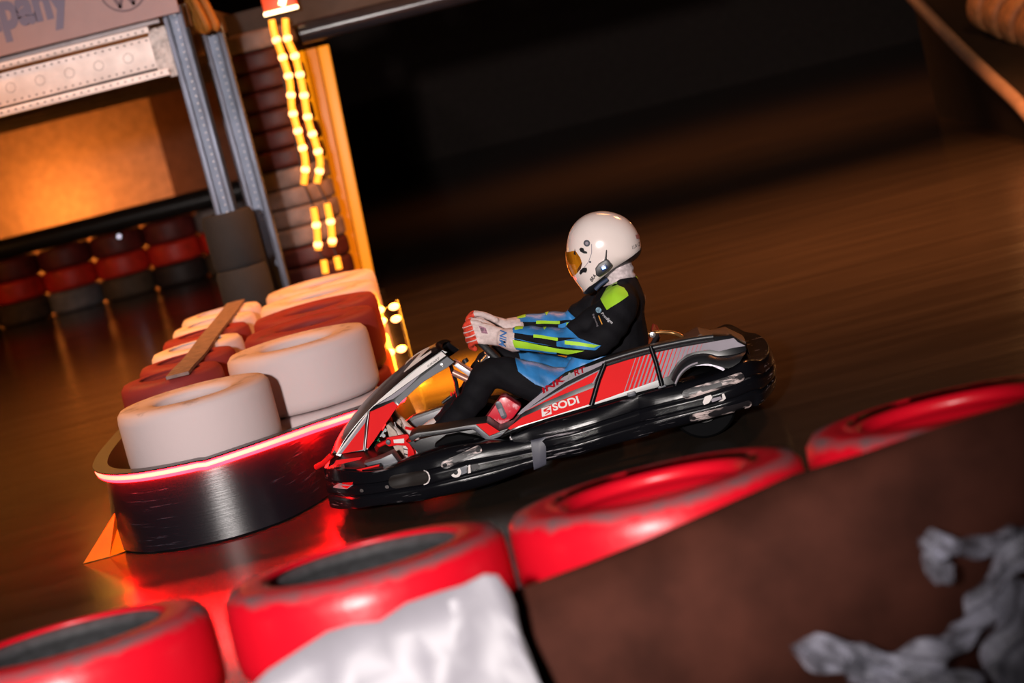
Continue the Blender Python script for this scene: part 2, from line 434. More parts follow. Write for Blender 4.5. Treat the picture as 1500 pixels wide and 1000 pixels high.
# ------------------------------------------------------------------ upright steel, beam and sign (left)
galv = mat('galvanised_steel', (.11, .125, .17), .42, metal=.55, var=.25, vscale=14, stretch=(1, 1, .25), bump=.08)
zinc = mat('bright_zinc', (.86, .74, .70), .45, metal=.15, var=.10, vscale=9, bump=.05)
darkm = mat('dark_steel', (.03, .03, .035), .5, metal=.4)
black_foam = mat('black_foam', (.012, .012, .014), .8, bump=.2)
BY = 13.5
def zc(py, px=0): return at_y(px, py, BY).z
p0 = at_y(257, 40, BY).x; p1 = at_y(331, 305, BY).x; PX = (p0 + p1) / 2
def upright(name, x, y, top, w, d, label):
    t = thing(name, label, 'post', (x, y, 0))
    bm = bmesh.new()
    add_box(bm, (-w * .36, 0, top / 2), (w * .28, d, top), bev=.006); add_box(bm, (w * .36, 0, top / 2), (w * .28, d, top), bev=.006)
    add_box(bm, (0, d * .18, top / 2), (w * .5, d * .5, top))
    from_bm('channel', bm, galv, t)
    box('base_plate', (0, 0, .006), (w * 1.9, d * 1.9, .012), galv, t, bev=.003)
    bm = bmesh.new(); k = 1.0
    while k < top: add_tube(bm, [(0.01, -d * .10, k), (0.01, -d * .10 - .010, k)], .0045, 8); k += .05
    from_bm('bolt_row', bm, mat('bolt_zinc', (.45, .38, .36), .4, metal=.8), t)['kind'] = 'stuff'
    return t
zs_sign = zc(84)
t = upright('steel_upright', PX, BY, zs_sign + .05, .135, .11, 'grey galvanised steel upright standing beside the perforated beam, its foot in a black pad')
pad_post = t
bm = bmesh.new(); add_tube(bm, [(.075, -.04, 0), (.075, -.04, 2.4)], .014, 8); from_bm('conduit', bm, darkm, t)
p2 = at_y(323, 70, 14.4); p3 = at_y(361, 265, 14.4)
upright('steel_upright', (p2.x + p3.x) / 2, 14.4, 2.42, .16, .12, 'grey galvanised steel upright behind the padded one, under the deck edge')
for i in range(3):
    bm = bmesh.new(); add_lathe(bm, [(.10, .015 + i * .38), (.165, .015 + i * .38), (.178, .045 + i * .38), (.178, .355 + i * .38), (.165, .39 + i * .38), (.10, .39 + i * .38)], 24, closed=True)
    o = from_bm('foam_block', bm, black_foam, pad_post); o['label'] = 'black foam padding block'
# perforated beam
xl = at_y(-70, 180, BY).x - .5; xr = PX - .075
beam = thing('perforated_beam', 'pale zinc perforated steel beam below the white sign board', 'beam', ((xl + xr) / 2, BY, zc(157)))
bz = zc(157); bl = xr - xl
def bbox(name, z0, z1, y, th, m, cut=0): return box(name, (-cut / 2, y, (z0 + z1) / 2 - bz), (bl - cut, th, z1 - z0), m, beam, bev=.004)
web_t = zc(108)
bbox('web', zc(157), web_t, 0, .05, zinc, .06)
bbox('upper_flange', zc(103), zc(93), -.03, .09, zinc, .10)
bbox('lower_flange', zc(172), zc(161), -.03, .09, zinc, .04)
bbox('upper_lip', zc(106.5), zc(104), -.01, .03, mat('orange_rubber', (.5, .18, .02), .6), .12)
bbox('lower_lip', zc(161), zc(157.5), -.01, .02, darkm, .04)
bbox('cable_rail', zc(92), zc(85), -.02, .05, mat('grey_rail', (.42, .38, .40), .5, metal=.3), .02)
holem = mat('hole_shade', (.33, .28, .28), .6)
zmid = (bz + web_t) / 2 - bz
for i in range(8):
    x = at_y(190 - i * 43.2, 91 + i * 9.6, BY).x - (xl + xr) / 2
    if x < -bl / 2 + .1: continue
    Mh = Matrix.Translation((x, -.024, zmid)) @ Matrix.Rotation(PI / 2, 4, 'X')
    lathe('punched_hole', [(0, -.004), (.026, -.004), (.031, .002), (.034, .002), (.034, -.006)], holem, beam, 20, Mh)
bm = bmesh.new()
for i in range(int(bl / .05)):
    for z, y in ((zc(100) - bz + .004, -.078), (zmid + .085, -.027), (zmid - .085, -.027), (zc(166) - bz, -.078)):
        add_box(bm, (-bl / 2 + .05 + i * .05, y, z), (.012, .006, .010))
from_bm('small_holes', bm, mat('hole_dark', (.16, .11, .11), .7), beam, False)['kind'] = 'stuff'
bm = bmesh.new()
add_box(bm, (bl / 2 - .05, -.03, zmid), (.13, .03, .30), bev=.01); add_box(bm, (bl / 2 - .01, -.035, zmid - .05), (.07, .03, .28), bev=.012)
from_bm('end_connector', bm, mat('worn_zinc', (.70, .64, .62), .5, var=.25, vscale=30, bump=.4), beam)
# sign board
sx1 = at_y(264, 22, BY - .1).x; sh = 1.1
sg = thing('sign_board', 'pale pink white sign board with grey lettering and round emblem above the beam', 'sign', ((xl + sx1) / 2, BY - .08, zs_sign))
sw = sx1 - xl
box('board', (0, 0, sh / 2), (sw, .04, sh), mat('sign_white', (.50, .34, .34), .6, var=.03), sg, bev=.004)
sgm = mat('sign_print_grey', (.22, .20, .30), .6, var=0)
def sgp(px, py): p = at_y(px, py, BY - .1); return Vector((p.x - (xl + sx1) / 2, -.0225, p.z - zs_sign))
a = sgp(-92, 60); b_ = sgp(106, 14); c_h = .20
letter('lettering', 'company', a + Vector((0, 0, -.12)), Vector((b_.x - a.x, 0, 0)), (0, 0, .27), (0, -1, 0), sgm, sg, bold=.05, off=.0)
cc = sgp(179, -18); er = .158
lathe('emblem_ring', [(er - .012, 0), (er, 0), (er, .003), (er - .012, .003)], mat('sign_print_dark', (.20, .13, .15), .6, var=0), sg, 48, Matrix.Translation(cc) @ Matrix.Rotation(PI / 2, 4, 'X'), closed=True)
bm = bmesh.new()
for (x0, z0, x1, z1) in ((-.10, .03, -.045, -.12), (-.045, -.12, 0, -.01), (0, -.01, .045, -.12), (.045, -.12, .10, .03), (-.05, .12, 0, .02), (0, .02, .05, .12)):
    d = Vector((x1 - x0, 0, z1 - z0)); ang = math.atan2(-d.z, d.x)
    add_box(bm, cc + Vector(((x0 + x1) / 2, 0, (z0 + z1) / 2)), (d.length + .012, .004, .024), Matrix.Rotation(ang, 3, 'Y'))
from_bm('emblem_mark', bm, MATS['sign_print_dark'], sg, False)
# yellow-brown cable bundle at the sign's corner
cb = thing('cable_bundle', 'orange brown bundle of cable sleeves hanging behind the sign corner', 'cable', tuple(at_y(300, 40, 14.0)))
for i in range(4):
    dx = random.uniform(-.08, .08)
    P = catmull([(dx - .06, 0, .42), (dx + .02, .05 * i - .1, .15), (dx + .05, .04 * i - .08, -.02), (dx - .03, .03, .14), (dx - .1, .05, .40)], 6)
    tube('sleeve', P, .03, mat('orange_sleeve', (.5, .2, .03), .6, bump=.3), cb, 8)

# ------------------------------------------------------------------ far left barrier, floodlights
FB = 24.2
fme = tyre_mesh('far_tyre', .323, .262, .15, 32)
m_red = mat('far_red_paint', (.75, .03, .012), .5, var=.2); m_drk = mat('far_dark_rubber', (.035, .02, .018), .6, var=.2); m_gry = mat('far_grey_paint', (.22, .20, .21), .6, var=.25)
m_dred = mat('far_dull_red', (.16, .018, .014), .55, var=.25); m_brn = mat('far_brown_rubber', (.10, .06, .035), .7, var=.25)
fx0 = at_z(345, 425, 0).x
for i in range(9):
    x = -3.05 - i * .65
    low = (m_brn, m_drk, m_brn, m_gry, m_brn, m_drk, m_brn, m_gry, m_drk)[i]; nm = {m_brn: 'brown', m_drk: 'black', m_gry: 'grey'}[low]
    od = ('nearest the padded upright', 'second from the padded upright', 'third from the padded upright', 'fourth from the padded upright', 'fifth from the padded upright', 'sixth from the padded upright', 'seventh from the padded upright', 'eighth from the padded upright', 'farthest from the padded upright')[i]
    tyre_at(fme, low, (x, FB, 0), '%s floor tyre of the far barrier, %s' % (nm, od), 'tyres of the far barrier')
    tyre_at(fme, m_red, (x, FB, .263), 'bright red middle tyre of the far barrier, %s' % od, 'tyres of the far barrier')
    top = m_gry if i in (0, 5, 6) else m_dred
    tyre_at(fme, top, (x, FB, .526), '%s top tyre of the far barrier, %s' % ('grey' if top is m_gry else 'dull red', od), 'tyres of the far barrier')
pp = tube('guard_pipe', [(-9.2, FB - .05, .916), (-5, FB - .05, .916), (-2.7, FB - .05, .916)], .125, mat('black_pipe', (.018, .016, .016), .35, bump=.05), seg=20)
tag(pp, 'long black pipe lying along the top of the far tyre barrier', 'pipe')
fl = thing('marker_lamp', 'small round white marker lamp on the far black pipe', 'lamp', tuple(at_y(175, 346, FB - .36)))
lathe('bezel', [(0, 0), (.04, 0), (.045, .02), (.03, .03)], darkm, fl, 16, Matrix.Rotation(PI / 2, 4, 'X'))
lathe('lens', [(0, .034), (.02, .032), (.03, .026), (.03, .01)], mat('white_lens', (.9, .9, 1), .3, emit=(.85, .8, 1), es=1.4, var=0), fl, 16, Matrix.Rotation(PI / 2, 4, 'X'))
lensm = mat('orange_flood_lens', (1, .6, .2), .3, emit=(1.0, .55, .16), es=4, var=0)
for i, (px, py) in enumerate(((64, 352), (88, 345))):
    p = at_y(px, py, 27.3)
    f = thing('floodlight', 'orange floodlight shining up the partition behind the far barrier', 'lamp', (p.x, 27.3, 0), group='floodlights behind the far barrier')
    tube('stand', [(0, 0, 0), (0, 0, p.z - .06)], .02, darkm, f)
    bm = bmesh.new(); add_box(bm, (0, 0, p.z), (.20, .10, .12), bev=.012); from_bm('housing', bm, darkm, f)
    box('lens', (0, -.052, p.z), (.17, .012, .08), lensm, f, bev=.004)
    lamp('flood_glow', 'POINT', (p.x, 27.7, p.z + .25), 46, (1, .26, .035), None, .3)
lamp('flood_glow', 'POINT', (at_y(215, 310, 27.6).x, 27.6, 1.0), 12, (1, .26, .035), None, .3)
lamp('deck_fill', 'POINT', (-3.4, 15.6, 1.75), 7, (1, .40, .05), None, .3)  # added without a fixture to warm the deck's underside
lamp('deck_fill', 'POINT', (-7.9, 20.6, 2.0), 70, (1, .42, .08), None, .3)  # unseen point light added to brighten the far barrier

# ------------------------------------------------------------------ tyre tower, light strings, light panel, bridge edge
TY = 16.2
tw = at_y(424, 235, TY).x
tme = tyre_mesh('tower_tyre', .30, .158, .15, 36)
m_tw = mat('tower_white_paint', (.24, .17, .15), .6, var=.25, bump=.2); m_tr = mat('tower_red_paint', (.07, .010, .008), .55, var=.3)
zr1 = at_y(440, 347, TY).z; zr2 = at_y(410, 232, TY).z; zr3 = at_y(390, 82, TY).z
cnt = {}
ORDS = ('lowest', 'second', 'third', 'fourth', 'fifth', 'sixth', 'seventh', 'eighth')
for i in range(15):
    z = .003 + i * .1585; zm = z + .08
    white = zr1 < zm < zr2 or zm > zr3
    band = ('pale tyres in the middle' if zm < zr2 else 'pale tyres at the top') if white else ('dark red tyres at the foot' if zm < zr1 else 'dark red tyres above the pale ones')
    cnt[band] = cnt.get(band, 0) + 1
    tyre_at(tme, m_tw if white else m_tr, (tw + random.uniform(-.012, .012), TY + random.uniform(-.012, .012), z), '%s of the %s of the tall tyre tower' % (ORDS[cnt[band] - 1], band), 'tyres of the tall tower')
orange_bulb = mat('amber_bulb', (1, .6, .1), .3, emit=(1.0, .42, .15), es=5, var=0)
amber_tube = mat('amber_tube', (1, .5, .05), .3, emit=(1.0, .30, .022), es=2.0, var=0)
bm = bmesh.new(); bmesh.ops.create_uvsphere(bm, u_segments=12, v_segments=8, radius=.034)
bulb_me = bpy.data.meshes.new('bulb'); bm.to_mesh(bulb_me); bm.free(); bulb_me.materials.append(orange_bulb)
for p in bulb_me.polygons: p.use_smooth = True
LY = 15.7
def light_string(paths, label, group, Y=LY, r=.026):
    top = at_y(*paths[0][0], Y)
    t = thing('light_string', label, 'string light', tuple(top), group=group)
    for path in paths:
        P = catmull([at_y(x, y, Y) - top for x, y in path], 6)
        tube('glow_tube', P, r, amber_tube, t, 10)
        acc = .0
        for a, b in zip(P, P[1:]):
            acc += (b - a).length
            if acc > .135:
                acc = 0; o = bpy.data.objects.new('bulb', bulb_me); COL.objects.link(o); o.parent = t; o.location = b
    cord = [at_y(paths[i][k][0], paths[i][k][1], Y) - top + Vector((0, .03, 0)) for i in range(len(paths)) for k in (0, -1)]
    tube('cord', cord, .007, darkm, t, 6)
light_string([[(398, 29), (402, 50), (412, 78), (424, 118), (428, 160), (438, 198), (447, 235), (445, 270)], [(459, 304), (464, 335), (466, 366)], [(474, 381), (477, 400)]],
             'amber light string hanging against the tyre tower, left one of the pair', None)
light_string([[(418, 27), (421, 56), (434, 88), (444, 132), (452, 178), (463, 212), (469, 240), (464, 268)], [(479, 298), (485, 330), (487, 360)], [(493, 376), (497, 394)]],
             'amber light string hanging before the glowing panel, right one of the pair', None)
lb = thing('warning_light_box', 'red and white glowing light box above the amber strings', 'lamp', tuple(at_y(409, 2, LY)))
box('body', (0, 0, 0), (.26, .12, .14), mat('red_lamp_shell', (.6, .05, .02), .4, emit=(1, .08, .01), es=.7, var=0), lb, bev=.01)
box('tube_lamp', (.0, -.07, -.075), (.27, .03, .028), mat('white_hot_lamp', (1, .8, .5), .4, emit=(1, .75, .38), es=6, var=0), lb, bev=.006)
box('tube_lamp', (.04, -.07, .01), (.05, .02, .11), MATS['white_hot_lamp'], lb, Matrix.Rotation(.5, 3, 'Y'), bev=.006)
# glowing panel: three upright lit strips
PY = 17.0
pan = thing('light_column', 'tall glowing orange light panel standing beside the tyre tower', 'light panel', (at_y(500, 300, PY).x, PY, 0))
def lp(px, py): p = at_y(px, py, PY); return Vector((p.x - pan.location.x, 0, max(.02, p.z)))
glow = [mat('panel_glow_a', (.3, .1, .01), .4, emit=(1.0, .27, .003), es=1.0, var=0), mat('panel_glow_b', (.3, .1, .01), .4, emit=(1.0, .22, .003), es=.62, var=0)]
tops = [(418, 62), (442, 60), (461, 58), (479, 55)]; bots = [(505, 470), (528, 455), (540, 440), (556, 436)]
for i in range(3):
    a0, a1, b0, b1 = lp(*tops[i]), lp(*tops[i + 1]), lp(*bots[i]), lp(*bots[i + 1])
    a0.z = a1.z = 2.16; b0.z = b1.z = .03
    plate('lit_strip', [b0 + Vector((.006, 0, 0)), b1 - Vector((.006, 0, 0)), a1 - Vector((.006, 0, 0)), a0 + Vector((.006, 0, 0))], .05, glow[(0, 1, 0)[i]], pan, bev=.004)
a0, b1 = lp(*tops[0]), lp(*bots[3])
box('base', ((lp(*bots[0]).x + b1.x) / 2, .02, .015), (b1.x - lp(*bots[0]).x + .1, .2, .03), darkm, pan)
# bridge edge: black pipe and red tyres on it
bp_ = tube('bridge_pipe', [(-1.02, 15.76, 2.26), (0, 15.76, 2.26), (1.8, 15.76, 2.26)], .085, mat('bridge_black_pipe', (.02, .022, .03), .22, var=.1), seg=20)
tag(bp_, 'glossy black pipe along the edge of the bridge above the light panel', 'pipe')
bme = tyre_mesh('bridge_tyre', .29, .22, .14, 36)
for i in range(4):
    tyre_at(bme, m_dred if i else m_red, (-.75 + i * .6, 16.55, 2.551), 'red painted tyre standing on the bridge behind the black pipe', 'red tyres on the bridge')
# lamp post right of the island
lpst = thing('lamp_post', 'slim black post carrying pairs of amber lamps beside the tyre island', 'lamp', tuple(at_z(612, 560, 0)))
LB = lpst.location
lamp('floor_pool_fill', 'SPOT', (LB.x + .26, LB.y - .12, .95), 2500, (1, .33, .012), (LB.x + .30, LB.y - .12, 0), .05, math.radians(100), 1.0)  # fixtureless spot added above the post for the orange pool on the floor
tube('post', [(0, 0, 0), (0, 0, .50)], .010, black_foam, lpst, 8)
lathe('foot', [(0, 0), (.09, 0), (.08, .02), (.02, .03)], darkm, lpst, 20)
for (px, py) in ((556, 454), (577, 449), (559, 470), (580, 467), (571, 516), (588, 511)):
    p = at_y(px, py, LB.y - .03) - LB
    bm = bmesh.new(); bmesh.ops.create_uvsphere(bm, u_segments=12, v_segments=8, radius=.027)
    for v in bm.verts: v.co = Vector((v.co.x * 1.15, v.co.y * .6, v.co.z * .8)) + p
    from_bm('lamp', bm, orange_bulb, lpst)
    tube('bracket', [(0, 0, p.z), p], .006, darkm, lpst, 6)

# ------------------------------------------------------------------ ramp rail and tyres, far right
RY = [15.2, 16.2, 17.4, 19, 21]; RP = [(1560, 238), (1500, 160), (1450, 112), (1402, 66), (1335, -5)]
rp = [at_y(x, y, Y) for (x, y), Y in zip(RP, RY)]
rl = tube('ramp_rail', catmull(rp, 6), .062, mat('brown_grey_rail', (.22, .15, .12), .6), seg=14)
tag(rl, 'dull brown rail curving up along the edge of the far ramp', 'rail')
rings = []
for p in catmull(rp, 4):
    rings.append([(p.x + .02, p.y + .05, p.z - .05), (p.x + 6, p.y + 2.4, p.z - .05), (p.x + 6, p.y + 2.4, -.0), (p.x + .02, p.y + .05, -.0)])
struct(loft('floor_ramp', rings, mat('ramp_dark', (.014, .011, .010), .85, spec=.1)))
lamp('ramp_fill', 'POINT', tuple(at_y(1440, -150, 18.6)), 22, (1, .45, .15), None, .1)  # added out of frame to brighten the orange tyres
rme = tyre_mesh('ramp_tyre', .27, .22, .13, 36); m_or = mat('ramp_orange_paint', (.55, .22, .08), .55, var=.25)
ra, rb0 = at_y(1447, 2, 19.6), at_y(1548, 50, 18.6); rdir = (rb0 - ra).normalized()
for i in range(5):
    p = ra + rdir * (i * .27)
    o = tyre_at(rme, m_or, tuple(p), 'orange painted tyre standing in the row beyond the ramp rail', 'orange tyres beyond the ramp rail')
    o.rotation_euler = rdir.to_track_quat('Z', 'Y').to_euler()

# ------------------------------------------------------------------ tyre island with black skirt and red light rope
IH = .318; IZ = {True: 1.0, False: 1.0}
ime = tyre_mesh('island_tyre', .35, IH, .17, 72)
wp = tyre_paint('island_white_paint', (.60, .48, .48), (.14, .11, .10), .35, IH, .30, .65, .93, .45)
rp_ = tyre_paint('island_red_paint', (.22, .03, .028), (.09, .05, .045), .35, IH, .2, .55, .9, .45)
names = {id(wp): 'off-white', id(rp_): 'dull red'}
left = [(-1.45, 8.86, wp), (-1.63, 9.50, rp_), (-1.62, 10.02, rp_), (-1.635, 10.54, wp), (-1.65, 11.06, rp_), (-1.665, 11.58, wp), (-1.68, 12.10, wp)]
right = [(-1.015, 9.58, wp), (-1.00, 10.28, rp_), (-1.02, 10.99, rp_), (-1.05, 11.70, wp), (-1.08, 12.41, wp)]
sme = tyre_mesh('small_island_tyre', .25, IH, .12, 56)
ORD = ('', 'first', 'second', 'third', 'fourth', 'fifth', 'sixth', 'seventh', 'eighth', 'ninth', 'tenth')
for side, rows in (('left', left), ('right', right)):
    for i, (x, y, m_) in enumerate(rows):
        n = names[id(m_)]
        for k in range(2):
            lev = 'upper' if k else 'lower'
            if i == 0:
                lab = 'clean off-white tyre %s, %s of its stack' % ('at the rounded tip of the island' if side == 'left' else 'of the island nearest the kart', lev); g = None
            else:
                lab = '%s %s, %s behind the tip, %s of its stack' % (n, 'small island tyre' if side == 'left' else 'large island tyre', ORD[i], lev); g = 'tyres of the island'
            tyre_at(sme if side == 'left' and i else ime, m_, (x, y, .002 + k * (IH * (.945 if (side == 'left' and i == 0) else 1) + .001)), lab, g).scale = (1, 1, .945 if (side == 'left' and i == 0) else 1)
skirt_path = catmull([Vector((x, y, 0)) for x, y in [(-1.97, 10.4), (-1.97, 9.8), (-1.955, 9.2), (-1.885, 8.81), (-1.71, 8.56), (-1.43, 8.455), (-1.20, 8.52), (-1.06, 8.72), (-.97, 8.97), (-.84, 9.10), (-.69, 9.22), (-.625, 9.5), (-.63, 10.3)]], 8)
SKH = at_y(350, 655, 8.46).z
def to_px(p):
    d = Vector(p) - ORG; w = d.dot(FWD); return 750 + FPX * d.dot(RGT) / w, 500 - FPX * d.dot(UPV) / w
def skirt_top(p):
    """the skirt stoops a little where it bends in behind the track"""
    if p.x < -1.42: return SKH
    z = SKH
    for _ in range(12):
        x, y = to_px((p.x, p.y, z)); z += (y - (653 - (x - 350) * .335)) / 320
    return max(.26, min(SKH + .02, z))
skm = scuffed('skirt_black_plastic', (.006, .006, .009), (.10, .10, .13), .60, .70, (1.5, 1.5, 40), 2.2, .30, .42, .46, .22)
rings = []
for i, p in enumerate(skirt_path):
    a = skirt_path[max(i - 1, 0)]; b = skirt_path[min(i + 1, len(skirt_path) - 1)]; n = (b - a).normalized().cross(Vector((0, 0, 1)))
    H = skirt_top(p)
    zv = lambda o_, z_: p + n * o_ + Vector((0, 0, z_))
    rings.append([zv(.045, .001), zv(.056, .01), zv(.012, H - .012), zv(.016, H - .006), zv(.062, H - .006), zv(.064, H - .003), zv(.062, H), zv(-.006, H), zv(.038, .001)])  # lip added to screen rope light from the tyres; foot flared for flash streak
sk = loft('barrier_skirt', rings, skm)
tag(sk, 'scratched glossy black plastic skirt bent round the foot of the tyre island', 'barrier')
rope = thing('light_rope', 'glowing red light rope along the top edge of the black skirt', 'light rope', (-1.4, 8.43, SKH))
rr = []; rc = []
for i, p in enumerate(skirt_path):
    a = skirt_path[max(i - 1, 0)]; b = skirt_path[min(i + 1, len(skirt_path) - 1)]; n = (b - a).normalized().cross(Vector((0, 0, 1)))
    q = p + n * .034 - Vector((-1.4, 8.43, SKH - skirt_top(p) + .0285)); rr.append(q); rc.append(q + n * .0135 + Vector((0, 0, .004)))
tube('red_sleeve', rr, .021, mat('red_rope', (1, .05, .04), .4, emit=(1.0, .0015, .003), es=120, var=0), rope, 12)
tube('bright_core', rc, .0105, mat('rope_core', (1, .5, .4), .4, emit=(1.0, .10, .055), es=6, var=0), rope, 8)
# worn strap over the tyre tops
sp_ = [Vector((x, y, 2 * IH + .0045)) for x, y in ((-1.555, 9.24), (-1.555, 9.5), (-1.55, 9.9), (-1.57, 10.6), (-1.58, 11.4), (-1.60, 12.3))]
rings = []
for p in catmull(sp_, 5):
    rings.append([p + Vector((-.055, 0, -.001)), p + Vector((.055, 0, -.001)), p + Vector((.055, 0, .014)), p + Vector((-.055, 0, .014))])
tag(loft('rubber_strap', rings, mat('brown_strap', (.20, .13, .12), .7, var=.25, vscale=20, bump=.2)), 'worn brown rubber strap lying along the tyre tops of the island', 'strap')
# flap at the skirt's foot, an orange reflection put into shape and colour
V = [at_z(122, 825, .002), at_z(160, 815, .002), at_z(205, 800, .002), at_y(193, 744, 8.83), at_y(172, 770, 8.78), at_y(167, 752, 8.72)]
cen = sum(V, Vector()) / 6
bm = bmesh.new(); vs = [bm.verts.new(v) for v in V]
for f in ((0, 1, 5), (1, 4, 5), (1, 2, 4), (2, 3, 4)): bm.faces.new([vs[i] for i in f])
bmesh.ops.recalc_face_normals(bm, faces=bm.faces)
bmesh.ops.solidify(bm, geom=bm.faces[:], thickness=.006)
fl_ = from_bm('reflection_flap', bm, mat('orange_reflection', (.80, .26, .0), .6, spec=.05, alpha=.85, trans=.25), None)
tag(fl_, 'flap coloured as orange reflection on the floor at the end of the black skirt', 'plastic flap')

# ------------------------------------------------------------------ foreground barrier
FH = .219
for i, (x, y, R) in enumerate(((-1.15, 4.40, .335), (-.457, 4.47, .333), (.235, 4.50, .350), (.955, 4.53, .350))):
    me = tyre_mesh('front_tyre', R, FH, (.235, .232, .20, .20)[i], 84)
    pm = tyre_paint('front_red_paint_%d' % i, (.44, .0025, .011), (.11, .055, .06), R, FH, .43, .36, .83, .80)
    pm.node_tree.nodes['Principled BSDF'].inputs['Specular IOR Level'].default_value = .35
    where = ('left of the half-covered one, its side bare', 'half hidden behind the white sheet', 'rising over the brown belt beside the sheet', 'almost wholly behind the brown belt')[i]
    if i < 2:
        me.materials.append(pm); me.materials.append(mat('bare_rubber', (.016, .016, .018), .8, var=.3, vscale=30, bump=.3))
        for p in me.polygons:
            if math.hypot(p.center.x, p.center.y) < .30 and .02 < p.center.z < FH - .018: p.material_index = 1
    for k in range(3):
        lev = ('lowest', 'middle', 'topmost')[k]
        tyre_at(me, pm, (x, y, .001 + k * (FH + .001) + (.031 if k == 2 else 0)), 'bright red tyre %s, %s of its stack' % (where, lev), None, tilt=(-.085 if k == 2 else 0, 0))
    if i < 2:
        bm = bmesh.new(); add_lathe(bm, [(0, 0), (.21, .0), (.228, .03), (.21, .06), (.12, .055), (.05, .07), (0, .06)], 40)
        for v in bm.verts: v.co.z += .003 * wob(v.co, 1.7)
        o = from_bm('rubble_fill', bm, mat('grey_crumb', (.018, .019, .021), .85, var=.4, vscale=60, bump=.6, bscale=120)); o.location = (x, y, .53)
        tag(o, 'dark grey crumb filling inside the %s tyre' % ('bare red' if i == 0 else 'sheet-covered red'), 'filling')
# brown belt
BX = [-.17, -.05, .12, .30, .50, .70, .95, 1.2, 1.5]
top_px = [(735, 880), (765, 866), (865, 827), (960, 787), (1070, 740), (1160, 698), (1270, 664), (1380, 628), (1500, 590)]
rings = []
for px, py in top_px + [(1640, 545)]:
    q = at_y(px, py, 4.10); h = q.z; ring = []
    prof = [(0, 1.0), (-.035, .985), (-.075, .93), (-.115, .82), (-.14, .65), (-.14, .45), (-.11, .25), (-.06, .10), (-.03, 0.004)]
    for dy, fz in prof: ring.append(Vector((q.x + .006 * math.sin(9 * fz + px * .01), 4.12 + dy + .008 * math.sin(px * .021 + fz * 4), h * fz)))
    for dy, fz in prof[::-1]: ring.append(Vector((q.x, 4.12 + dy + .018, max(.001, h * fz - .006))))
    rings.append(ring)
tag(loft('rubber_belt', rings, mat('brown_belt', (.042, .0125, .008), .8, spec=.06, var=.3, vscale=5, bump=.15, bscale=14)), 'wide dark brown rubber belt bulging before the red tyres', 'belt')
# white sheet
tp = [(366, 1012), (395, 982), (430, 958), (470, 938), (515, 922), (560, 909), (600, 896), (640, 880), (672, 864), (705, 854), (730, 856), (750, 872), (764, 900), (773, 945), (781, 1000)]
rings = []
for i, (px, py) in enumerate(tp):
    q = at_y(px, py, 3.90); ring = []
    for k in range(14):
        f = 1 - k / 13; y = 3.96 - .05 * math.sin(min(1, (1 - f) * 3.2) * PI / 2) - .07 * (1 - f) + .018 * math.sin(px * .045 + k * .7) + .012 * math.sin(px * .11 - k * 1.3)
        ring.append(Vector((q.x + .01 * math.sin(k * 1.1 + px * .03), y - .03, max(.003, q.z * f + (.008 * math.sin(px * .2) if k == 0 else 0)))))
    ring += [v + Vector((0, .010, 0)) for v in ring[::-1]]
    rings.append(ring)
tag(loft('plastic_sheet', rings, mat('white_sheet', (.20, .19, .215), .5, var=.1, vscale=5, sheen=.2), angle=70), 'crumpled white plastic sheet hung before the red tyre', 'sheet')
# torn film
film = mat('torn_film', (.46, .46, .56), .45, var=.5, vscale=14, alpha=.42, bump=.6, bscale=30)
tf = thing('torn_film', 'ragged grey torn plastic film hanging before the brown belt', 'plastic film', tuple(at_y(1440, 860, 3.86)))
def strand(P, w, ph):
    pts = [at_y(x, y, 3.86 - .03 * math.sin(i * 1.7 + ph)) - tf.location for i, (x, y) in enumerate(P)]; C = catmull(pts, 7); rings = []
    for i, p in enumerate(C):
        a = C[max(i - 1, 0)]; b = C[min(i + 1, len(C) - 1)]; t_ = (b - a).normalized(); n = t_.cross(Vector((0, 1, 0))).normalized()
        ww = w * (.8 + .18 * math.sin(i * .45 + ph) + .06 * math.sin(i * 1.1 + ph * 2)) * min(1, .25 + .25 * min(i, len(C) - 1 - i))
        ring = []
        for k in range(9):
            s = k / 8 * 2 - 1; ring.append(p + n * ww * s + Vector((0, .015 * math.sin(s * 5 + i * .8 + ph), 0)))
        ring += [v + Vector((0, .004, 0)) for v in ring[::-1]]
        rings.append(ring)
    loft('strip', rings, film, tf, angle=80)
strand([(1348, 792), (1390, 802), (1440, 800), (1510, 785)], .030, 0)
strand([(1520, 775), (1475, 828), (1445, 880), (1415, 925), (1370, 958), (1310, 972), (1240, 964), (1160, 948)], .040, 1)
strand([(1475, 850), (1488, 910), (1480, 960), (1500, 1030)], .060, 2)
strand([(1240, 968), (1300, 1000), (1380, 1010), (1440, 990)], .055, 3)
strand([(1362, 800), (1372, 830), (1395, 850)], .028, 4)

# ------------------------------------------------------------------ go-kart
HW = .54
kart = thing('go_kart', 'red, grey and black racing go-kart with wrap-round black bumpers and racing decals', 'go-kart', tuple(KART_LOC), KART_YAW)
bump_m = scuffed('bumper_black_plastic', (.004, .004, .0055), (.30, .27, .29), .57, .65, (1.6, 3, 26), 4.6, .22, .5, .50, .16)
bump_m.node_tree.nodes['Principled BSDF'].inputs['Specular IOR Level'].default_value = .26
blk = mat('gloss_black', (.004, .004, .0055), .25, spec=.35, var=.1)
sat = mat('satin_black', (.010, .010, .012), .42, var=.15, bump=.04)
red = mat('kart_red', (.66, .006, .008), .6, spec=.12, var=.04)
gry = mat('kart_grey', (.27, .24, .275), .6, spec=.15, var=.08)
dgry = mat('kart_dark_grey', (.060, .062, .078), .38, var=.12)
wht = mat('kart_white', (.70, .64, .62), .6, spec=.15, var=.05)
silver = mat('machined_silver', (.72, .68, .68), .22, metal=.9, var=.05)
steel = mat('chrome_steel', (.55, .53, .55), .2, metal=1, var=.05)
rub = mat('kart_rubber', (.003, .003, .0035), .8, spec=.06, var=.2, bump=.1)
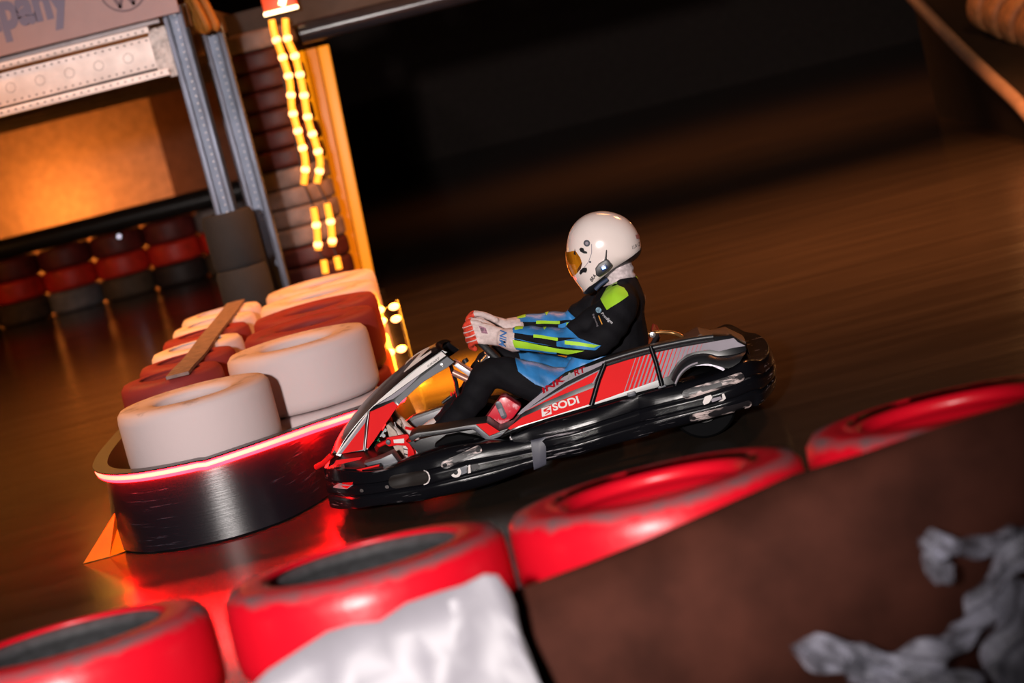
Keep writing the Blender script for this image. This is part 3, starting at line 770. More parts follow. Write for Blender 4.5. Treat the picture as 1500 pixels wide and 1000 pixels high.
scuff_w = mat('worn_white', (.62, .55, .54), .45, var=.5, vscale=26, stretch=(1, 1, 3), bump=.4)
XF = K(478, 700, -.40).x; XR = K(1128, 560, -.45).x
def ypl(x, z=0):
    return interp([XF - .02, XF + .02, XF + .10, XF + .24, XF + .42, XR - .16, XR - .06, XR + .0], [-.20, -.36, -.46, -.525, -HW, -HW, -.50, -.36], x)
def near(pxs):
    return [(Kf(*t_, ypl), Kf(*b_, ypl), g) for t_, b_, g in pxs]
mir = lambda v: Vector((v.x, -v.y, v.z))
def bumper(name, st, ends=None, depth=.10, grooves=(.36, .66)):
    tops = catmull([s[0] for s in st], 6); bots = catmull([s[1] for s in st], 6)
    bul = [lerp(st[i // 6][2], st[min(i // 6 + 1, len(st) - 1)][2], (i % 6) / 6) for i in range(len(tops))]
    n = len(tops); rings = []
    for i in range(n):
        a = (tops[max(i - 1, 0)] + bots[max(i - 1, 0)]) / 2; b = (tops[min(i + 1, n - 1)] + bots[min(i + 1, n - 1)]) / 2
        d = (b - a); d.z = 0; d.normalize(); nn = Vector((-d.y, d.x, 0)); mid = (tops[i] + bots[i]) / 2
        if nn.dot(Vector((mid.x * .3, mid.y, 0))) < 0: nn = -nn
        if abs(mid.y) < .2: nn = Vector((math.copysign(1, mid.x), 0, 0))
        ring = []
        for k in range(27):
            s = k / 26; out = bul[i] * (max(0, 1 - (2 * s - 1) ** 2)) ** .55
            for g in grooves: out -= .011 * math.exp(-((s - g) / .028) ** 2)
            ring.append(tops[i].lerp(bots[i], s) + nn * out)
        ring += [bots[i] - nn * depth, tops[i] - nn * depth]
        rings.append(ring)
    return loft(name, rings, bump_m, kart, angle=50)
fr = near([((800, 640), (800, 678), .012), ((764, 645), (772, 688), .02), ((710, 648), (726, 706), .035), ((668, 653), (682, 719), .045), ((634, 662), (642, 728), .04), ((600, 674), (604, 735), .02), ((562, 688), (560, 739), .012), ((524, 691), (520, 745), .008), ((492, 687), (496, 745), .006), ((478, 686), (484, 742), .006)])
tz, bz_ = fr[-1][0].z, fr[-1][1].z
nose = [(Vector((XF - .035, -.18, tz)), Vector((XF - .02, -.18, bz_)), .01), (Vector((XF - .045, 0, tz)), Vector((XF - .03, 0, bz_)), .01)]
allf = fr + nose; allf += [(mir(a), mir(b), g) for a, b, g in allf[-2::-1]]
fb = bumper('front_bumper', allf)
sd = near([((748, 640), (778, 684), .006), ((772, 629), (792, 678), .012), ((800, 618), (815, 672), .03), ((835, 608), (845, 667), .04), ((870, 598), (885, 655), .036), ((905, 588), (918, 646), .02), ((945, 576), (950, 638), .0)])
sb = bumper('side_bumper', sd)
rr_ = near([((930, 581), (934, 642), .0), ((955, 573), (958, 634), .026), ((990, 563), (1000, 623), .04), ((1030, 553), (1040, 613), .042), ((1067, 541), (1075, 603), .04), ((1093, 527), (1100, 596), .03), ((1114, 526), (1116, 591), .02)])
rz, rb_ = rr_[-1][0].z, rr_[-1][1].z
tail = [(Vector((XR + .03, -.24, rz)), Vector((XR + .02, -.24, rb_)), .02), (Vector((XR + .045, 0, rz)), Vector((XR + .03, 0, rb_)), .02)]
allr = rr_ + tail; allr += [(mir(a), mir(b), g) for a, b, g in allr[-2::-1]]
rb = bumper('rear_bumper', allr)
sf = sb.copy(); COL.objects.link(sf); sf.scale = (1, -1, 1); sf.parent = kart
bump_bvh = bvh_of(fb, sb, rb)
def pz(pts, y=-HW - .03): return [K(x, y_, y) for x, y_ in pts]
def stadium(p, q, w, n=7):
    a = Vector((p[0], p[1], 0)); b = Vector((q[0], q[1], 0)); d = (b - a).normalized(); nrm = Vector((-d.y, d.x, 0)); out = []
    for c, s in ((b, 1), (a, -1)):
        for k in range(n):
            th = -PI / 2 + PI * k / (n - 1); v = c + (d * math.cos(th) * s + nrm * math.sin(th) * s) * w / 2; out.append((v.x, v.y))
    return out
dark_slot = mat('slot_dark', (.012, .010, .012), .5)
for p, q, w, par in (((1006, 577), (1084, 553), 14, rb), ((1016, 612), (1096, 594), 13, rb), ((652, 680), (700, 659), 12, fb)):
    project('wear_slot', pz(stadium(p, q, w)), bump_bvh, .004, scuffed('slot_scuff', (.014, .012, .014), (.62, .50, .48), .49, .57, (2.5, 2, 16), 11, .4, .5, .40, .3), par)
    project('slot_floor', pz(stadium((lerp(p[0], q[0], .3), lerp(p[1], q[1], .3)), (lerp(p[0], q[0], .62), lerp(p[1], q[1], .62)), w * .45)), bump_bvh, .006, dark_slot, par)
    for c in (p, q): project('slot_bolt', pz(stadium((c[0] - .4, c[1]), (c[0] + .4, c[1]), 6)), bump_bvh, .008, dark_slot, par)
def arcpoly(c, r0, r1, a0, a1, n=8):
    return [(c[0] + r0 * math.cos(lerp(a0, a1, i / n)), c[1] - r0 * math.sin(lerp(a0, a1, i / n))) for i in range(n + 1)] + [(c[0] + r1 * math.cos(lerp(a1, a0, i / n)), c[1] - r1 * math.sin(lerp(a1, a0, i / n))) for i in range(n + 1)]
project('white_mark', pz([(1029, 588), (1032, 580), (1041, 577), (1043, 581), (1038, 589), (1031, 592)]), bump_bvh, .005, wht, rb)  # small flat white shapes laid on the bumper
project('white_mark', pz([(1057, 576), (1060, 575), (1063, 582), (1059, 586), (1052, 587), (1058, 583)]), bump_bvh, .005, wht, rb)
project('slot_floor', pz([(1041, 583), (1055, 579), (1057, 583), (1043, 588)]), bump_bvh, .004, gry, rb)
project('white_mark', pz(arcpoly((668, 690), 8, 3.6, -2.6, .9)), bump_bvh, .005, wht, fb)
project('white_mark', pz([(686.5, 680), (689, 679.5), (690, 691), (686, 692)]), bump_bvh, .005, wht, fb)
project('slot_floor', pz([(674, 684), (684, 680), (684, 691), (676, 694)]), bump_bvh, .004, dgry, fb)
project('slot_floor', pz([(690, 680), (700, 678), (702, 684), (692, 689)]), bump_bvh, .004, dark_slot, fb)
project('moulded_oval', pz(stadium((578, 707), (619, 699), 20)), bump_bvh, .005, mat('oval_brown_black', (.010, .007, .006), .4, spec=.3), fb)
project('oval_edge', pz(arcpoly((619, 699), 11.5, 9.5, -1.4, 1.4)), bump_bvh, .007, scuff_w, fb)
for c in ((566, 715), (527, 724)): project('bolt_head', pz(stadium((c[0] - .5, c[1]), (c[0] + .5, c[1]), 5)), bump_bvh, .005, silver, fb)
project('nose_decal', pz([(518, 709), (497, 711), (484, 721), (482, 724), (508, 717)], -.45), bump_bvh, .004, gry, fb)
project('nose_decal', pz([(518, 704), (517, 708), (508, 716), (498, 716), (500, 709)], -.45), bump_bvh, .006, red, fb)
# joint sleeve between bumpers
sl = near([((778, 645), (782, 686), .012), ((790, 642), (792, 682), .016), ((800, 637), (800, 678), .012)])
o = bumper('joint_sleeve', [(a + Vector((0, -.012, .004)), b + Vector((0, -.012, -.004)), g) for a, b, g in sl], grooves=()); o.data.materials[0] = mat('sleeve_grey', (.055, .055, .075), .5)
# skirts / chassis floor
bm = bmesh.new(); add_box(bm, ((XF + .45) / 2 + .02, 0, .075), (.45 - XF - .12, .58, .012), bev=.004); from_bm('floor_tray', bm, sat, kart)
bm = bmesh.new()
for s in (-1, 1):
    add_tube(bm, [(XF + .1, s * .2, .09), (-.4, s * .3, .09), (.3, s * .34, .09), (XR - .1, s * .32, .10)], .016, 10)
for x in (-.55, -.1, .35, .72): add_tube(bm, [(x, -.33, .09), (x, .33, .09)], .015, 10)
from_bm('chassis_frame', bm, sat, kart)
# wheels
def wheel(x, y, r, w, name='wheel'):
    Mw = Matrix.Translation((x, y, r)) @ Matrix.Rotation(PI / 2, 4, 'X')
    o = lathe(name, [(r * .52, -w / 2), (r * .9, -w / 2), (r * .985, -w * .42), (r, -w * .3), (r, w * .3), (r * .985, w * .42), (r * .9, w / 2), (r * .52, w / 2), (r * .5, w * .3), (r * .5, -w * .3)], rub, kart, 40, Mw, closed=True)
    lathe('rim', [(0, -w * .2), (r * .2, -w * .25), (r * .3, -w * .15), (r * .5, -w * .44), (r * .54, -w * .44), (r * .52, w * .44), (0, w * .3)], sat, o, 28, Mw)
    lathe('hub', [(0, -w * .45), (r * .12, -w * .42), (r * .14, -w * .1)], steel, o, 14, Mw)
xfw = K(690, 630, -.40).x; xrw = K(1026, 575, -.42).x
for s in (-1, 1):
    wheel(xfw, s * .30, .13, .12); wheel(xrw, s * .29, .14, .19)
tube('rear_axle', [(xrw, -.4, .14), (xrw, .4, .14)], .02, steel, kart, 12)

# front fairing --------------------------------------------------------
def fyf(x, z): return -lerp(.26, .13, max(0, min(1, (z - .25) / .40)))
ff = thing  # (naming only)
crease = [(492, 666), (508, 639), (538, 603), (574, 569.5), (610, 539.5), (631, 525), (648, 513)]
ridge = [(485, 663), (497, 637), (523, 601), (556, 566), (592, 535), (617, 516), (641, 503)]
rings = []
A = catmull([Kf(x, y, fyf) for x, y in crease], 4); Rg = catmull([K(x, y, -.02) for x, y in ridge], 4)
for a, r in zip(A, Rg):
    up = []; w = -a.y
    for k in range(-6, 7):
        t_ = k / 6; q = abs(t_) ** 2.4; up.append(Vector((lerp(r.x, a.x, q), t_ * w, lerp(r.z, a.z, q))))
    lo = [p + Vector((.018, 0, -.012)) for p in up[::-1]]
    rings.append(up + lo)
fair = loft('front_fairing', rings, blk, kart, angle=60)
out = [Kf(x, y, fyf) for x, y in crease + [(654, 520), (666, 530), (655, 538.5), (640, 547), (621, 559), (602, 575.5), (583, 594), (572, 610), (560, 627), (548, 645), (538, 659)]]
for sgn in (1, -1):
    plate('side_cheek', [Vector((p.x, p.y * sgn, p.z)) for p in out], .014, blk, fair, .002, Vector((0, sgn, 0)))
def fd(name, pts, m_, off=.004, th=.0035):
    for sgn in (1, -1):
        P = [Kf(x, y, lambda a, b: fyf(a, b) - off) for x, y in pts]
        plate(name, [Vector((p.x, p.y * sgn, p.z)) for p in P], th, m_, fair, 0, Vector((0, sgn, 0)))
fd('white_stripe', [(547, 595), (555, 586), (574, 570.5), (610, 540.5), (647, 515), (653, 520.5), (625, 541), (598, 560), (572, 579)], wht)
fd('grey_facet', [(552, 593), (572, 580), (598, 561), (616, 548), (608, 557), (590, 574), (576, 584)], gry)
fd('grey_bar', [(579, 585), (592, 573), (612, 555.5), (636, 537), (655, 522.5), (665, 530), (655, 538), (640, 546.5), (621, 558.5), (602, 575), (584, 593)], dgry, .007, .006)
fd('red_panel', [(542.5, 603), (576, 588), (582.5, 594), (572, 610), (560, 627), (548, 645), (539, 657), (537, 656)], red)
fd('red_panel', [(535, 619), (531.5, 658.5), (500, 664.5)], red)
fd('grey_flash', [(538, 607), (535, 619), (500, 664.5), (495, 665)], gry)
fd('white_flash', [(538.5, 603.5), (538, 607.5), (495, 665), (492.5, 665)], wht, .005)
for sgn in (1, -1):
    P = [Kf(x, y, lambda a, b: fyf(a, b) - .008) for x, y in ((540.5, 602), (537, 632), (534.5, 660))]
    tube('silver_strut', [Vector((p.x, p.y * sgn, p.z)) for p in P], .0055, steel, fair, 10)
    c = Kf(647, 535, lambda a, b: fyf(a, b) - .012); c.y *= sgn
    lathe('fairing_bolt', [(0, .004), (.008, .003), (.009, -.003)], silver, fair, 14, Matrix.Translation(c) @ Matrix.Rotation(PI / 2 * sgn, 4, 'X'))
letter('lettering', 'INKART', Kf(627, 538, lambda a, b: fyf(a, b) - .009), Kf(645, 525, fyf) - Kf(627, 538, fyf), Vector((-.004, 0, .008)), (0, 0, 0), sat, fair, shear=.3)
# number on the fairing's crown: laid on the loft between ridge and crease
bm = text_bm('2', .2, .03)
def crown(t_, s_):
    i = min(int(t_ * (len(A) - 1)), len(A) - 2); f = t_ * (len(A) - 1) - i
    a = A[i].lerp(A[i + 1], f); r = Rg[i].lerp(Rg[i + 1], f); q = abs(s_) ** 2.4; w = -a.y
    return Vector((lerp(r.x, a.x, q), -s_ * w, lerp(r.z, a.z, q)))
for v in bm.verts:
    p = crown(lerp(.66, .93, 1 - v.co.x) if False else lerp(.62, .93, v.co.x), lerp(.88, .25, v.co.y)); v.co = p + Vector((-.008, -.006, .008))
from_bm('race_number', bm, wht, fair, False)
# nose deck between bumper and fairing
rings = []
for (a, b) in (((480, 685), (487, 663)), ((505, 686), (502, 664)), ((535, 688), (535, 659)), ((562, 686), (548, 655))):
    p = Kf(*a, lambda x, z: ypl(x) + .02); q = Kf(*b, fyf); rings.append([p, q, mir(q), mir(p), mir(p) - Vector((0, .0, .03)), p - Vector((0, 0, .03))])
nd = loft('nose_deck', rings, blk, kart, angle=25)
nb = bvh_of(nd)
plate('nose_decal', [K(x, y, -.40) for x, y in ((488, 682), (492, 674), (531, 669), (527, 673))], .004, red, nd, 0)
plate('nose_decal', [K(x, y, -.47) for x, y in ((522, 688), (556, 680), (553, 689), (545, 692.5))], .004, red, nd, 0)
plate('nose_block', [K(x, y, -.44) for x, y in ((532, 679), (557, 672), (574, 664), (587, 681), (580, 690), (555, 691))], .10, dgry, nd, .004)
tube('nose_bar', [K(463, 684, -.25), K(474, 678, -.28), K(486, 666, -.28)], .012, red, nd, 10)  # red rope light on the bar is put into its colour

# side pods -----------------------------------------------------------
def fyp(x, z): return -lerp(HW - .005, HW - .10, max(0, min(1.2, (z - .18) / .32)))
def pp_(pts, off=0.): return [Kf(x, y, lambda a, b: fyp(a, b) - off) for x, y in pts]
pod_out = [(733, 640), (745, 628), (765, 604), (780, 588), (800, 571), (827, 551), (848, 542), (867, 535), (897, 523), (952, 509), (1010, 497), (1045, 492), (1072, 491), (1092, 504), (1094, 513), (1078, 528), (1064, 540), (1058, 536), (1048, 531), (1034, 529), (1021, 531), (1009, 536), (1000, 544), (993, 553), (988, 563), (968, 569), (925, 580), (861, 599), (800, 617), (760, 630)]
pod = plate('side_pod', pp_(pod_out), .03, blk, kart, .004)
def pdl(name, pts, m_, off=.004, th=.0035, bev=0): return plate(name, pp_(pts, off), th, m_, pod, bev)
pdl('red_panel', [(744, 627), (765, 611), (800, 595.5), (835, 581), (871, 567), (863, 592), (800, 612), (760, 624), (747, 629)], red)
pdl('grey_edge', [(765, 604), (790, 588), (830, 565), (879, 541), (869.5, 562), (866, 560.5), (873.5, 545.5), (830, 569), (792, 591)], gry, .003)
pdl('red_panel', [(768, 603), (792, 590), (830, 567.5), (877, 543.5), (868.5, 560), (830, 575.5), (795, 590)], red, .005)
band = pdl('grey_band', [(758, 607), (764, 600), (780, 586), (800, 569.5), (827, 551), (848, 541), (867, 535), (888, 527), (883, 534), (868, 541), (848, 550), (828, 560), (803, 577), (782, 592), (764, 606)], gry, .004)
rp2 = pdl('red_panel', [(888, 537), (920, 527), (955, 517.5), (985, 511), (1015, 505.5), (1043, 500.5), (1040, 512), (1020, 514.5), (1006, 519), (992, 531), (984, 544), (980, 550.5), (968, 555), (920, 572), (867, 591)], red)
pdl('grey_panel', [(1031, 503), (1040, 501), (1075, 495), (1081, 501), (1092, 506.5), (1075, 509), (1053, 514.5), (1040, 512), (1028, 513)], gry, .0062)
for i in range(17):
    t_ = i / 16; xb = lerp(921, 1012, t_); w = lerp(1.2, 5.2, min(1, t_ * 1.5)); 
    qd = pp_([(xb - 16, 600), (xb - 16 + w, 600), (xb + 21 + w, 490), (xb + 21, 490)])
    patch('grey_stripe', rp2, [qd], .0012, gry, pod, keep=lambda f: f.normal.y < -.5, big=True)
# lettering and badge
def lett(s, p0, p1, hpx, m_, par, off=.009, shear=0, bold=0):
    a, b = pp_([p0, p1], off); d = b - a; up = Vector((0, 0, 1)); up = (up - d * (up.dot(d) / d.length_squared)).normalized(); up.y = .25; 
    letter('lettering', s, a, d, up * hpx / 368, (0, 0, 0), m_, par, shear, bold)
lett('SODI', (811, 602), (849, 590), 11, wht, pod, .010, 0, .03)
pdl('badge', [(793, 598), (807, 594), (808, 606), (794, 610.5)], wht, .006, .003)
pdl('badge_mark', [(805, 596), (803, 596.5), (796, 600), (796.5, 603), (804, 602.3), (798, 607), (799.5, 607.2), (806, 603), (806, 600), (799, 601.2)], red, .009, .002)
lett('INK', (795.5, 576.5), (829, 556.5), 8, mat('decal_dark_red', (.30, .008, .015), .9, spec=.0, var=0), pod, .010, .15, .03)
lett('A', (830, 556), (841, 551), 8, sat, pod, .010, .15, .03)
lett('RT', (842, 550.5), (859, 544), 8, MATS['decal_dark_red'], pod, .010, .15, .03)
# struts on the pod
tube('pod_strut', pp_([(953, 507), (961, 531), (970, 566)], .012), .010, blk, pod, 10)
tube('pod_strut', pp_([(886, 533), (877, 556), (866, 594)], .006), .011, blk, pod, 10)
tube('pod_rail', catmull(pp_([(886, 529), (918, 519), (952, 510), (1010, 498), (1045, 493)], .006), 4), .012, sat, pod, 10)
tube('pod_rail', catmull(pp_([(734, 640), (760, 628.5), (800, 615.5), (861, 597.5), (925, 579), (968, 568)], .010), 4), .006, rub, pod, 8)
for c in ((925, 577), (970, 567)): box('clip', pp_([c], .012)[0], (.034, .012, .016), dgry, pod, Matrix.Rotation(-.03, 3, 'Y'), .003)
# pod top deck
rings = []
for p in pp_([(745, 628), (765, 604), (800, 571), (827, 551), (867, 535), (897, 523), (952, 509), (1010, 497), (1045, 492), (1072, 491)]):
    rings.append([p + Vector((0, .01, 0)), Vector((p.x, p.y + .12, p.z - .004)), Vector((p.x, p.y + .12, p.z - .03)), p + Vector((0, .01, -.03))])
loft('pod_top', rings, sat, pod, angle=30)
# wheel arch flare
arc = [(983, 554), (989, 541), (998, 529), (1011, 521), (1026, 517.5), (1040, 518), (1052, 521), (1075, 519), (1092, 514)]
arc_i = [(989, 562), (994, 551), (1001, 542), (1011, 535), (1022, 531), (1036, 529.5), (1050, 532.5), (1066, 536), (1082, 527)]
rings = []
for a, b in zip(catmull([Vector((x, y, 0)) for x, y in arc], 3), catmull([Vector((x, y, 0)) for x, y in arc_i], 3)):
    p, q = pp_([(a.x, a.y), (b.x, b.y)], .004); q2 = q + Vector((0, -.055, 0)); p2 = p + Vector((0, -.03, 0))
    rings.append([p, p2, p2.lerp(q2, .5) + Vector((0, -.008, .004)), q2, q2 + Vector((0, .012, 0)), q + Vector((0, .03, 0))])
loft('wheel_arch', rings, sat, pod, angle=60)
tube('arch_edge', catmull(pp_([(989, 562), (994, 551), (1001, 542), (1011, 535), (1022, 531)], .058), 4), .004, gry, pod, 8)
rings = []
for a, b in zip(((1016, 533), (1030, 529.5), (1044, 530.5), (1055, 534.5), (1062, 541)), ((1018, 536), (1030, 535), (1044, 536), (1053, 540), (1059, 543))):
    p, q = pp_([a, b], .05); rings.append([p, q, q + Vector((0, .05, 0)), p + Vector((0, .05, 0))])
loft('brake_drum', rings, mat('drum_grey', (.34, .32, .37), .4, metal=.4, var=.3, vscale=40), pod, angle=60)
pod.name = 'side_pod'
pf = pod.copy(); COL.objects.link(pf); pf.parent = kart; pf.scale = (1, -1, .6)
for ch in list(pod.children):
    if ch.name.split('.')[0] in ('red_panel', 'grey_band', 'grey_panel', 'pod_rail', 'pod_strut', 'pod_top', 'wheel_arch'):
        c = ch.copy(); COL.objects.link(c); c.parent = pf
# pod front shelf (dark grey lip and small red panel)
shp = [(598, 640), (610, 634), (650, 629), (690, 622), (712, 619.5), (730, 632), (760, 622), (795, 611), (796, 615), (760, 628), (720, 641), (712, 641), (690, 628), (650, 635), (612, 641), (603, 648)]
shelf = plate('pod_shelf', [K(x, y, -.47) for x, y in shp], .16, sat, kart, .004)
plate('grey_lip', [K(x, y, -.476) for x, y in ((690, 623.5), (697, 622), (717, 639), (732, 634), (762, 624.5), (762, 628.5), (722, 643), (711, 643), (694, 628), (668, 628.5))], .006, dgry, shelf, .001)
plate('red_panel', [K(x, y, -.478) for x, y in ((697.5, 621.5), (713, 619.5), (732, 632), (717, 638))], .006, red, shelf, 0)
box('latch', K(751, 643, -.50), (.022, .02, .03), silver, shelf, bev=.004)
plate('wheel_cowl', [K(x, y, -.43) for x, y in ((636, 652), (652, 640), (672, 636), (695, 640), (716, 648), (716, 655), (640, 668))], .06, rub, shelf, .008)
plate('tray_side', [K(x, y, -.36) for x, y in ((598, 648), (640, 637), (700, 628), (760, 632), (760, 650), (620, 672))], .012, sat, shelf, .002)
# far pod's front panel and lever
fp = plate('pod_front', [K(x, y, .30) for x, y in ((574, 634), (604, 610), (656, 593), (664, 594), (642, 629), (600, 652))], .05, sat, kart, .006)
plate('grey_panel', [K(x, y, .294) for x, y in ((581, 632), (608, 613), (655, 596), (659.5, 599), (638, 627), (605, 634))], .006, dgry, fp, .001)
lv = tube('side_lever', [K(648, 590, .2), K(660, 581, .2), K(674, 573, .2)], .008, sat, kart, 8)
for i in range(2): box('lever_mark', K(661 + i * 4.5, 577 - i * 1.2, .18), (.008, .01, .018), red, lv, Matrix.Rotation(.25, 3, 'Y'), .002)
lathe('lever_knob', [(0, .012), (.010, .009), (.014, 0), (.010, -.009), (0, -.012)], dgry, lv, 14, Matrix.Translation(K(672, 579, .18)) @ Matrix.Rotation(PI / 2, 4, 'X'))
# fuel tank between the knees (red, grey sight strip)
tk = plate('fuel_tank', [K(x, y, -.26) for x, y in ((706, 620), (733, 582), (741, 581), (764, 596), (752, 612), (738, 622))], .10, scuffed('tank_red', (.55, .012, .03), (.75, .35, .38), .5, .62, (6, 6, 6), 6, .3, .4, .35, .1), kart, .010)
plate('sight_strip', [K(x, y, -.264) for x, y in stadium((730, 592), (738, 609), 9)], .006, dgry, tk, .001)
plate('sight_gauge', [K(x, y, -.268) for x, y in ((729.5, 599.5), (735, 597.5), (739, 608), (734, 610))], .006, gry, tk, .001)
# seat
SP = [(788, 600), (830, 612), (880, 606), (920, 585), (942, 548), (955, 505), (962, 484)]
C = catmull([K(x, y, 0) for x, y in SP], 4); rings = []
for i, p in enumerate(C):
    a = C[max(i - 1, 0)]; b = C[min(i + 1, len(C) - 1)]; d = (b - a).normalized(); n = Vector((-d.z, 0, d.x)); t_ = i / (len(C) - 1)
    if n.z < 0 and n.x > 0: n = -n
    w = .19; hgt = .10 * math.sin(PI * min(1, t_ + .18)) + .01; ring = []
    for k in range(-6, 7):
        s = k / 6; ring.append(p + Vector((0, w * math.sin(s * PI / 2), 0)) + n * hgt * abs(s) ** 3)
    ring += [v - n * .012 for v in ring[::-1]]; rings.append(ring)
seat = loft('seat', rings, mat('seat_dark_red', (.16, .006, .012), .35, coat=.2), kart, angle=60)
# rear deck, engine cover, hoop
d0 = pp_([(1005, 497)])[0]; d1 = pp_([(1072, 490)])[0]
rings = []
for x, z, w in ((d0.x, d0.z - .012, .44), (d0.x + .06, d0.z + .004, .44), (lerp(d0.x, d1.x, .6), d1.z + .002, .44), (d1.x - .01, d1.z, .43), (d1.x + .05, d1.z - .05, .42), (d1.x + .055, d1.z - .10, .41)):
    rings.append([Vector((x, -w, z)), Vector((x, -.34, z + .008)), Vector((x, -.20, z - .004)), Vector((x, .0, z - .10)), Vector((x, w, z * .6 - .02)), Vector((x, w, z * .6 - .04)), Vector((x, 0, z - .13)), Vector((x, -.2, z - .03)), Vector((x, -w, z - .02))])
dk = loft('rear_deck', rings, mat('deck_brown_reflection', (.06, .030, .022), .5), kart, angle=30)  # brown reflection on the black deck is put into its colour
eng = box('engine_block', (lerp(d0.x, d1.x, .1), .12, .18), (.26, .34, .16), sat, kart, bev=.03)
for i in range(5): box('cooling_fin', (lerp(d0.x, d1.x, .1), .12, d0.z * 0 + .12 + i * .028), (.28, .36, .008), dgry, eng, bev=.002)
tube('roll_hoop', catmull([K(950, 489, -.22), K(968, 486, -.22), K(988, 488, -.22), K(999, 493, -.24), K(1003, 502, -.26)], 5), .009, mat('hoop_orange_lit', (.35, .17, .06), .25, metal=.7), kart, 10)  # steel hoop, with the orange light on it put into its colour
tube('seat_stay', [K(951, 512, -.30), K(958, 500, -.28), K(963, 491, -.25)], .010, sat, kart, 8)
lathe('stay_bolt', [(0, .01), (.012, .008), (.014, -.01)], silver, kart, 12, Matrix.Translation(K(956, 490, -.27)) @ Matrix.Rotation(PI / 2, 4, 'X'))
# steering --------------------------------------------------------------
wt, wb = K(689, 480, 0), K(763, 547, 0); wc = (wt + wb) / 2; wu = (wb - wt).normalized(); wr_ = (wb - wt).length / 2
wax = Vector((0, 1, 0)).cross(wu).normalized()
if wax.x > 0: wax = -wax
st = thing('x', 'x', 'x'); bpy.data.objects.remove(st)
rimP = [wc + wu * wr_ * math.cos(a) + Vector((0, 1, 0)) * wr_ * 1.02 * math.sin(a) for a in [2 * PI * i / 40 for i in range(40)]]
swl = tube('steering_wheel', rimP, .0145, mat('wheel_grip', (.012, .012, .013), .6, bump=.3, bscale=150), kart, 12, closed=True)
for a in (0, 2.2, -2.2):
    e = wc + (wu * math.cos(a) + Vector((0, 1, 0)) * math.sin(a)) * wr_; tube('spoke', [wc + wax * .02, e], .011, sat, swl, 8)
tube('hub', [wc + wax * .004, wc + wax * .03], .035, sat, swl, 18)
hb = tube('hub_spacer', [wc + wax * .03, wc + wax * .085], .021, silver, swl, 20)
tube('hub_flange', [wc + wax * .030, wc + wax * .038], .034, silver, swl, 20)
tube('hub_flange', [wc + wax * .078, wc + wax * .084], .030, steel, swl, 20)
tube('steering_column', [wc + wax * .085, K(668, 600, 0), K(640, 640, 0)], .012, sat, kart, 10)
br = plate('fairing_bracket', [K(x, y, -.14) for x, y in ((664, 535), (671, 532), (697, 549), (693, 556))], .02, mat('bracket_grey', (.45, .42, .46), .35, metal=.4), kart, .002)
for (a, b) in (((664, 529), (692, 545)), ((663, 545), (690, 558))):
    tube('bush', [K(*a, -.08), K(*b, -.08)], .014, mat('bush_pink', (.5, .25, .2), .3, metal=.5), br, 14)
tube('bush_nut', [K(680, 526, -.08), K(683, 531, -.08)], .014, sat, br, 8)
tube('fairing_stay', [K(660, 535, -.05), K(668, 560, 0), K(672, 585, 0)], .009, sat, br, 8)
# pedal
pd = plate('brake_pedal', [K(x, y, -.20) for x, y in ((564, 646), (567, 641), (588, 637), (597, 636), (600, 640), (594, 646), (600, 650), (606, 660), (608, 669), (603, 670), (600, 660), (594, 653), (580, 652), (570, 654), (565, 651))], .016, red, kart, .003)
plate('pedal_pad', [K(x, y, -.206) for x, y in ((576, 644), (592, 642), (592, 649), (577, 649))], .006, wht, pd, .001)
tube('pedal_rod', [K(540, 660, -.19), K(556, 652, -.19), K(566, 647, -.19)], .009, red, pd, 8)
lathe('pivot', [(0, .006), (.010, .005), (.012, -.012)], dgry, pd, 14, Matrix.Translation(K(568.5, 647.5, -.21)) @ Matrix.Rotation(PI / 2, 4, 'X'))
tube('return_spring', [K(551, 643, -.15) + Vector((.012 * math.cos(i * .5), .012 * math.sin(i * .5), -.012 + .0009 * i)) for i in range(40)], .003, mat('green_spring', (.02, .35, .14), .4), pd, 6)
tube('pedal_rod', [K(578, 618, -.14), K(580, 626, -.14)], .003, silver, pd, 6)
bm = bmesh.new()
for c in ((560, 633), (564, 630), (557, 637), (562, 638)): add_tube(bm, [K(*c, -.16), K(*c, -.13)], .008, 8)
from_bm('linkage_nuts', bm, dgry, pd)['kind'] = 'stuff'
plate('hazard_strip', [K(x, y, -.30) for x, y in ((575, 661), (579, 659), (590, 675), (586, 678))], .006, wht, pd, .001)

